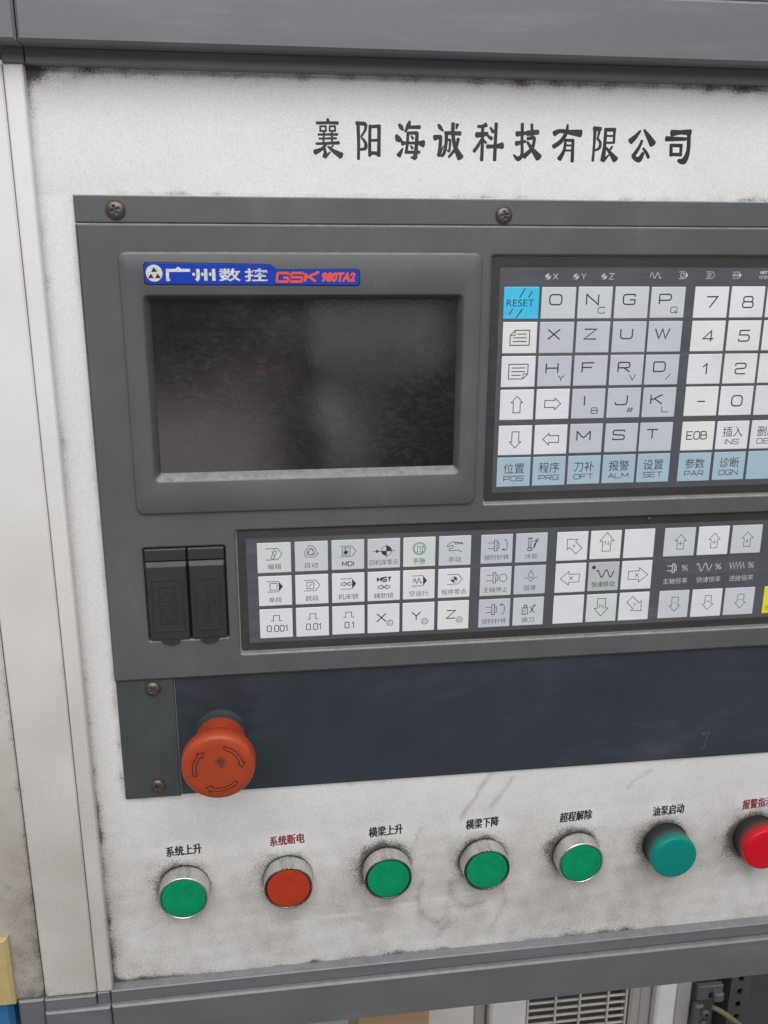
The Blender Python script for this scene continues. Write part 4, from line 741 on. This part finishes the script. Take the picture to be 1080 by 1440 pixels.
# ---- rubber port covers
def port(x0, x1, tabx, label, emblem):
    b = MB(); z0, z1, zh = -193.0, -139.1, -146.3
    b.rings([rect(x0, x1, zh + .35, z1, 0.6, 1.5), rect(x0, x1, zh + .35, z1, 0.6, -2.2), rect(x0 + .5, x1 - .5, zh + .8, z1 - .6, 0.4, -2.8)], False, True, 0)
    b.rings([rect(x0, x1, z0, zh - .35, 0.8, 1.5), rect(x0, x1, z0, zh - .35, 0.8, -2.0), rect(x0 + .6, x1 - .6, z0 + .6, zh - 3.0, 0.5, -3.2), rect(x0 + 1.0, x1 - 1.0, z0 + 1, zh - 3.6, 0.5, -3.3)], False, True, 0)
    n = 10; P = [(tabx + 5.2 * math.cos(math.radians(180 + 180 * i / n)) * (1 if abs(i - 5) < 5 else 1.1), z0 + 0.4 - 3.7 * math.sin(math.radians(180 * i / n)) ** 0.8) for i in range(n + 1)]
    b.rings([[(x, -2.1, z) for x, z in P], [(x, -2.9, z) for x, z in P]], False, True, 0)
    pc = b.build('port_cover', M['rubber'], cnc, label)
    b = MB(); ink = Ink(b, -3.34, 0, 0.5)
    fx0, fx1, fz0, fz1 = x0 + 2.6, x1 - 3.2, z0 + 6.0, z1 - 17.4
    def bead(pts, closed=False, w=0.6, h=0.6):
        m0 = len(b.v); nf = len(b.f); ink.line(pts, closed, w)
        V = b.v[m0:]; nn_ = len(V); b.v[m0:] = [(p[0], -3.28 - h, p[2]) for p in V]; n2 = nn_ // 2
        base = len(b.v); b.v += [(p[0], -3.25, p[2]) for p in V]
        for fct in b.f[nf:]:
            a, bb, c_, d_ = fct; q = lambda i: i - m0 + base
            b.f.append([a, d_, q(d_), q(a)]); b.m.append(0); b.smooth.append(False); b.f.append([bb, c_, q(c_), q(bb)]); b.m.append(0); b.smooth.append(False)
    bead([(fx0, fz0), (fx1, fz0), (fx1, fz1), (fx0, fz1)], True)
    emblem(bead, (fx0 + fx1) / 2)
    b.build('moulded_emblem', M['rubber'], pc)
def serial_emblem(bead, c):
    bead([(c - 4.6, -182.3), (c + 4.4, -182.3), (c + 4.4, -160.4), (c - 4.6, -160.4)], True, 0.5)
    for z in (-166.6, -176.2):
        bead([(c + 2.7 * math.cos(math.radians(a)), z + 2.9 * math.sin(math.radians(a))) for a in range(0, 360, 20)], True, 0.5)
        bead([(c - 4, z - 4.4), (c + 3.8, z - 4.4)], False, 0.5)
def usb_emblem(bead, c):
    bead([(c, -160.5), (c, -180.0)], False, 0.55); bead([(c - 1.6, -160.5), (c + 1.6, -160.5)], False, 0.5)
    bead([(c, -176.5), (c - 3.0, -173.0), (c - 3.0, -169.6)], False, 0.5); bead([(c, -174.2), (c + 3.6, -171.2), (c + 3.6, -166.4)], False, 0.5)
    bead([(c - 4.2, -169.6), (c - 1.8, -169.6)], False, 0.6); bead([(c + 2.6, -166.4), (c + 4.6, -166.4)], False, 0.6)
    bead([(c + 1.2 * math.cos(math.radians(a)), -181.2 + 1.2 * math.sin(math.radians(a))) for a in range(0, 360, 30)], True, 0.45)
port(-196.8, -174.4, -185.3, 'rubber port cover with moulded connector outline', serial_emblem)
port(-173.6, -153.8, -163.9, 'rubber port cover with moulded trident symbol', usb_emblem)
b = MB(); b.box(-197.4, -153.2, 1.0, 1.75, -193.5, -138.6); b.build('port_bay', M['gap'], cnc)

def screw(parent, x, z, d, R, rot, h=2.2):       # pan head with a real cross recess
    b = MB(); n = 44; base = {}
    c, s = math.cos(rot), math.sin(rot)
    V = []; F = []
    for j in range(19):
        r = R * max(j, 0.05) / 18
        for i in range(n):
            a = 2 * math.pi * i / n; u, v = r * math.cos(a), r * math.sin(a); uu, vv = (u * c + v * s) / R, (-u * s + v * c) / R
            y = h * math.sqrt(max(0.0, 1 - (r / R) ** 2 * 0.96))
            arm = max(min(1, (0.13 - abs(uu)) / 0.04) * min(1, (0.50 - abs(vv)) / 0.1), min(1, (0.13 - abs(vv)) / 0.04) * min(1, (0.50 - abs(uu)) / 0.1))
            V.append((x + u, d - y + 1.2 * (max(0, arm) if min(abs(uu), abs(vv)) < 0.13 and max(abs(uu), abs(vv)) < 0.5 else 0), z + v))
    for j in range(18):
        for i in range(n): F.append((j * n + i, j * n + (i + 1) % n, (j + 1) * n + (i + 1) % n, (j + 1) * n + i))
    b.add(V, F, 0, True)
    b.rings([V[18 * n:19 * n], [(p[0], d + 0.3, p[2]) for p in V[18 * n:19 * n]]], smooth=True)
    b.build('screw', M['screwmetal'], parent)
screw(cnc, -198.6, 37.3, -1.3, 4.7, 0.35); screw(cnc, -2.2, 36.4, -1.3, 4.4, 0.2); screw(cnc, 194, 37, -1.3, 4.6, 0.5)
b = MB(); b.lathe(91.8, -131.6, [(0.9, -1.5), (0.9, -2.3), (0.5, -2.6)], 16); b.build('small_rivet', M['screwmetal'], cnc)

# ================================================================== blank cover below the controller
cov = thing('blank_cover', 'dark slate blue blank cover plate below the controller, screwed through a grey end strip', 'cover plate', (-8, 2, -295))
b = MB(); b.sheet(-185.3, 201.5, -294.8, -217.9, 0.3, 1.9, 6, None, 0.4); b.build('cover_plate', M['cover'], cov)
b = MB(); b.sheet(-218.0, -185.8, -295.2, -218.1, -0.6, 1.9, 3, None, 0.5); b.build('end_strip', M['cover_strip'], cov)
b = MB(); ink = Ink(b, 0.26, 0, 0.35); ink.line([(141.6, -277.5), (146.5, -277.0), (144.6, -280.5), (143.6, -287.5), (141.2, -289.4)], w=0.35); ink.line([(141.4, -277.2), (143.6, -278.7)], w=.5); b.build('scratch_mark', M['ink_soft'], cov)
screw(cov, -197.6, -223.6, -0.8, 4.3, 0.7); screw(cov, -198.6, -287.2, -0.8, 4.3, 0.55)

# ================================================================== emergency stop
EX, EZ = -160.6, -255.0
es = thing('emergency_stop', 'red mushroom emergency stop button with three turning arrows on the dark cover', 'button', (EX, 0.3, EZ))
b = MB(); b.lathe(EX, EZ, [(15.2, 0.3), (15.2, -1.4), (14.6, -2.2), (14.4, -6.8), (12.8, -7.2)], 64, cap0=False, cap1=False); b.build('collar', M['collar'], es, sharp=40)
b = MB()
prof = [(12.8, -6.9), (14.1, -7.6), (14.0, -24.0), (14.8, -26.5), (19.0, -28.2), (20.0, -29.2), (20.2, -31.0), (20.3, -34.0), (19.9, -36.3), (18.8, -37.8), (17.2, -38.5), (15.2, -38.8), (0.3, -39.0)]
def teeth(q, a): return (0.35 * math.cos(a * 90)) if q in (4, 5, 6) else 0
b.lathe(EX, EZ, prof, 360, cap0=True, cap1=True, mod=teeth)
for i, p in enumerate(b.v):
    b.g[i] = max(0, 1.15 * math.exp(-((p[0] - EX - 1.6) ** 2 + (p[2] - EZ - 5.2) ** 2) / 7.0) if p[1] < -37.5 else 0)
capo = None
# dense face so that the finger mark can show
for r0 in range(1): pass
nn = 48
rr_ = [[(EX + r * math.cos(2 * math.pi * i / nn), -39.02 - 0.02 * (1 - r / 15.5), EZ + r * math.sin(2 * math.pi * i / nn)) for i in range(nn)] for r in (15.1, 13.5, 11.5, 9.8, 8.2, 6.8, 5.6, 4.4, 3.2, 2.0, 0.8)]
s0 = len(b.v); b.rings(rr_, False, True, 0, True)
for i in range(s0, len(b.v)):
    p = b.v[i]; b.g[i] = 1.05 * math.exp(-((p[0] - EX - 1.4) ** 2 + (p[2] - EZ - 4.4) ** 2) / 9) + 0.5 * math.exp(-((p[0] - EX - 2.4) ** 2 + (p[2] - EZ - 1.2) ** 2) / 4) + 0.10
capo = b.build('mushroom_cap', M['estop'], es, sharp=50)
b = MB(); ink = Ink(b, -39.10, 0, 0.5)
def ring_arrow(a0, a1):                          # outlined curved arrow from a0 to a1 (degrees, clockwise)
    r = 13.0; w = 0.95; hd = 13; sg = -1
    ae = a1 - sg * hd; A = [a0 + (ae - a0) * i / 10 for i in range(11)]; pt = lambda rr, a: (EX + rr * math.cos(math.radians(a)), EZ + rr * math.sin(math.radians(a)))
    ink.line([pt(r + w, a) for a in A] + [pt(r + 2.1, ae), pt(r, a1), pt(r - 2.1, ae)] + [pt(r - w, a) for a in A[::-1]], True)
ring_arrow(196, 125); ring_arrow(74, 0); ring_arrow(-42, -122)
b.build('arrow_marks', M['black'], capo)

# ================================================================== push buttons and lamps
def push_button(x, z, mat, label, rim=0.0):
    t = thing('push_button', label, 'button', (x, 2.0, z), 'round push buttons in a row along the white panel')
    b = MB(); df = -9.6
    b.lathe(x, z, [(15.6, 2.0), (15.6, -0.4), (15.1, -0.9), (14.95, df + 1.0), (14.75, df + 0.25), (14.3, df), (13.9, df + 0.05), (13.62, df + 0.5), (13.6, df + 2.0)], 96, cap0=False, cap1=False)
    r_ = rng.uniform(0, 6)
    for i, p in enumerate(b.v):
        a = math.atan2(p[2] - z, p[0] - x); b.g[i] = max(0, 0.75 * math.exp((p[1] - 1.0) / 2.2) + 0.16 * max(0, math.cos(a - 3.0)) + 0.10 * math.sin(3 * a + r_) + (rim if p[1] < df + 0.6 else 0))  # last term paints the shade of the front lip
    b.build('bezel', M['steel'], t, sharp=60)
    b = MB(); b.lathe(x, z, [(13.3, df + 2.2), (13.3, df + 0.5), (13.05, df + 0.15), (11.5, df + 0.05), (7, df + 0.22), (0.2, df + 0.32)], 72, cap0=False, cap1=True); b.build('button_cap', mat, t, sharp=50)
    b = MB(); b.lathe(x, z, [(13.65, df + 1.8), (13.2, df + 1.8)], 48, cap0=False, cap1=False); b.build('gap_ring', M['gap'], t)
    return t
lb = ('green push button with a silver bezel, leftmost of the row below the black words', 'orange-red push button with a silver bezel, the only red one among the bezelled push buttons',
      'green push button with a dark-edged bezel, just right of the red push button', 'green push button with heavy grime on its left, third green one from the left', 'green push button with a bright bezel beside the teal lamp')
for (x, z), l_, mt, rim in zip(BT, lb, ('green_cap', 'red_cap', 'green_cap', 'green_cap', 'green_cap'), (0.15, 0.85, 0.95, 0.9, 0.3)): push_button(x, z, M[mt], l_, rim)
def lamp(x, z, mat, label):
    t = thing('indicator_lamp', label, 'lamp', (x, 0, z), 'round indicator lamps in a row along the white panel')
    b = MB(); df = -14.2
    b.lathe(x, z, [(14.4, 2.0), (14.5, -1.0), (14.8, -5.0), (15.0, -9.5), (15.05, df + 1.8), (14.7, df + 0.7), (14.0, df + 0.15), (12.5, df - 0.1), (6, df - 0.35), (0.2, df - 0.45)], 300, cap0=False, cap1=True,
            mod=lambda q, a: 0.22 * math.cos(a * 60) * (1 if q < 3 else 0.5 if q == 3 else 0))
    b.build('lens', mat, t, sharp=50)
    b = MB(); b.lathe(x, z, [(15.4, 2.0), (15.4, 0.6), (14.4, 0.2)], 64, cap0=False, cap1=False); b.build('seal_ring', M['gap'], t)
lamp(*LP[0], M['lens_teal'], 'teal translucent indicator lamp between the last green button and the red lamp')
lamp(*LP[1], M['lens_red'], 'bright red translucent indicator lamp cut off by the right edge')

# ================================================================== what shows below and beside the cabinet
b = MB(); b.box(-3000, 3000, -2500, 3500, -1310, -1300); fl = b.build('floor', M['floor'], None, loc=(0, 0, -1300)); fl['kind'] = 'structure'
mb = thing('blue_machine', 'blue painted machine body at the lower left corner behind the cabinet', 'machine', (-360, 200, -1300))
b = MB(); b.box(-520, -297.6, 0.5, 420, -1300, -430.5, 0, 3.0); b.build('casting', M['blue'], mb)
yb = MB(); yb.sheet(-330, -292.6, -429.0, -379.5, -9.0, 0.2, 2.0, lambda X, Z: 0.9 * np.exp(-(-379.5 - Z) / 1.5) + 0.3 * np.exp(-(X + 330) / 4) + 0.12, 2.0)
yo = yb.build('hinge_block', M['yellow'], None, loc=(-311, -4, -428)); yo['label'] = 'small worn yellow metal block at the left edge near the bottom corner'; yo['category'] = 'block'
ec = thing('electrical_cabinet', 'pale electrical cabinet with a vent grille seen under the grey beam', 'cabinet', (200, 400, -1300))
D0 = 300.0
def door(x0, x1, mat, d=D0, name='door_panel'): b = MB(); b.box(x0, x1, d, d + 25, -1300, -480, 0, 2.5); return b.build(name, M[mat], ec)
door(18, 78.5, 'cab_light', D0, 'end_panel'); door(80.5, 95, 'cab', D0 + 12, 'filler_strip'); door(97, 138, 'cab_light'); 
vg = MB(); vg.box(139, 257, D0 + 22, D0 + 26, -890, -730)
vent = vg.build('vent_grille', M['post'], ec)
b = MB()
for i in range(17): z = -886 + i * 9.6; b.box(141, 255, D0 + 4, D0 + 6.4, z, z + 2.2, 0, 0.6)
b.build('grille_slats', M['grille'], vent)
b = MB()
for x in (139, 171, 199, 232, 253.5): b.box(x, x + 2.2, D0 + 2, D0 + 5, -888.5, -731, 0, 0.6)
b.box(139, 256.7, D0 + 0.5, D0 + 19, -894, -889, 0, 0.8); b.box(139, 256.7, D0 + 0.5, D0 + 19, -730.6, -726, 0, 0.8); b.build('grille_frame', M['grille'], vent)
door(258, 270, 'cab'); door(271.5, 287, 'cab', D0 + 8, 'filler_strip'); door(288.5, 312, 'cab_light', D0 - 2); door(314, 334, 'cab', D0 + 5); door(335, 368, 'post', D0 + 12, 'filler_strip')
b = MB()
b.box(336, 366, D0 - 4, D0 + 2, -800, -781, 0, 1.0); b.box(352, 364, D0 - 12, D0 - 4, -798, -786, 0, 2.0); b.box(334, 346, D0 - 6, D0 + 2, -842, -806, 0, 2.5)
b.lathe(344, -812, [(4.2, D0 - 6), (4.2, D0 - 12), (3.2, D0 - 13)], 24); b.lathe(344, -828, [(3.6, D0 - 6), (3.6, D0 - 10), (2.5, D0 - 11)], 24)
b.build('latch_bracket', M['latch'], ec)
b = MB(); b.lathe(344, -812, [(2.4, D0 - 13.1), (0.3, D0 - 13.2)], 16, cap0=False); b.lathe(344, -828, [(1.8, D0 - 11.1), (0.3, D0 - 11.2)], 16, cap0=False); b.box(349, 353, D0 - 5.5, D0 - 4.2, -796, -790); b.build('latch_hole', M['gap'], ec)
b = MB(); b.box(97, 352, D0 + 27, D0 + 300, -1300, -480, 0); b.build('cabinet_shell', M['post'], ec)
up_ = thing('perforated_post', 'dark upright post with a row of holes at the lower right corner', 'post', (385, 320, -1300))
V, F = plate_with_holes(rect(377, 401, -1300, -480, 0.8, 0), [rect(386, 392, z, z + 9, 2.5, 0) for z in range(-1000, -620, 18)], D0 + 0, D0 + 4, 0.4)
b = MB(); b.add(V, F); b.box(377, 379.5, D0 + 4.2, D0 + 40, -1300, -480); b.box(398.5, 401, D0 + 4.2, D0 + 40, -1300, -480); b.build('rail', M['post'], up_)
b = MB(); b.box(379.8, 398.2, D0 + 37, D0 + 40, -1300, -480); b.build('back_plate', M['gap'], up_)
def tube(pts, r, n=10):
    b = MB(); R = []
    for i, p in enumerate(pts):
        t = np.array(pts[min(i + 1, len(pts) - 1)], float) - np.array(pts[max(i - 1, 0)], float); t /= np.linalg.norm(t); u = np.cross(t, [0, 1, 0]); u /= np.linalg.norm(u); v = np.cross(t, u)
        R.append([tuple(np.array(p) + r * (math.cos(2 * math.pi * k / n) * u + math.sin(2 * math.pi * k / n) * v)) for k in range(n)])
    b.rings(R, True, True, 0, True); return b
pts = [(352 + 46 * t, D0 - 8 - 10 * math.sin(t * 3), -806 - 40 * t ** 1.7) for t in [i / 14 for i in range(15)]] + [(402, D0 - 8, -870), (404, D0 - 8, -1000), (404, D0 - 8, -1299)]
cb = tube(pts, 3.0).build('cable', M['cable'], None, loc=(404, D0 - 8, -1299)); cb['label'] = 'thin yellowish cable curving down in front of the dark post'; cb['category'] = 'cable'
b = MB(); b.box(-60, 10.5, 210, 300, -1300, -660, 0, 2); wd = b.build('wooden_board', M['wood'], None, loc=(-20, 250, -1300)); wd['label'] = 'brown wooden board standing left of the pale cabinet'; wd['category'] = 'board'
b = MB(); b.box(405, 900, 420, 470, -1300, -300, 0, 2); dk = b.build('dark_machine_panel', M['post'], None, loc=(650, 445, -1300)); dk['label'] = 'dark machine panel behind the perforated post'; dk['category'] = 'panel'
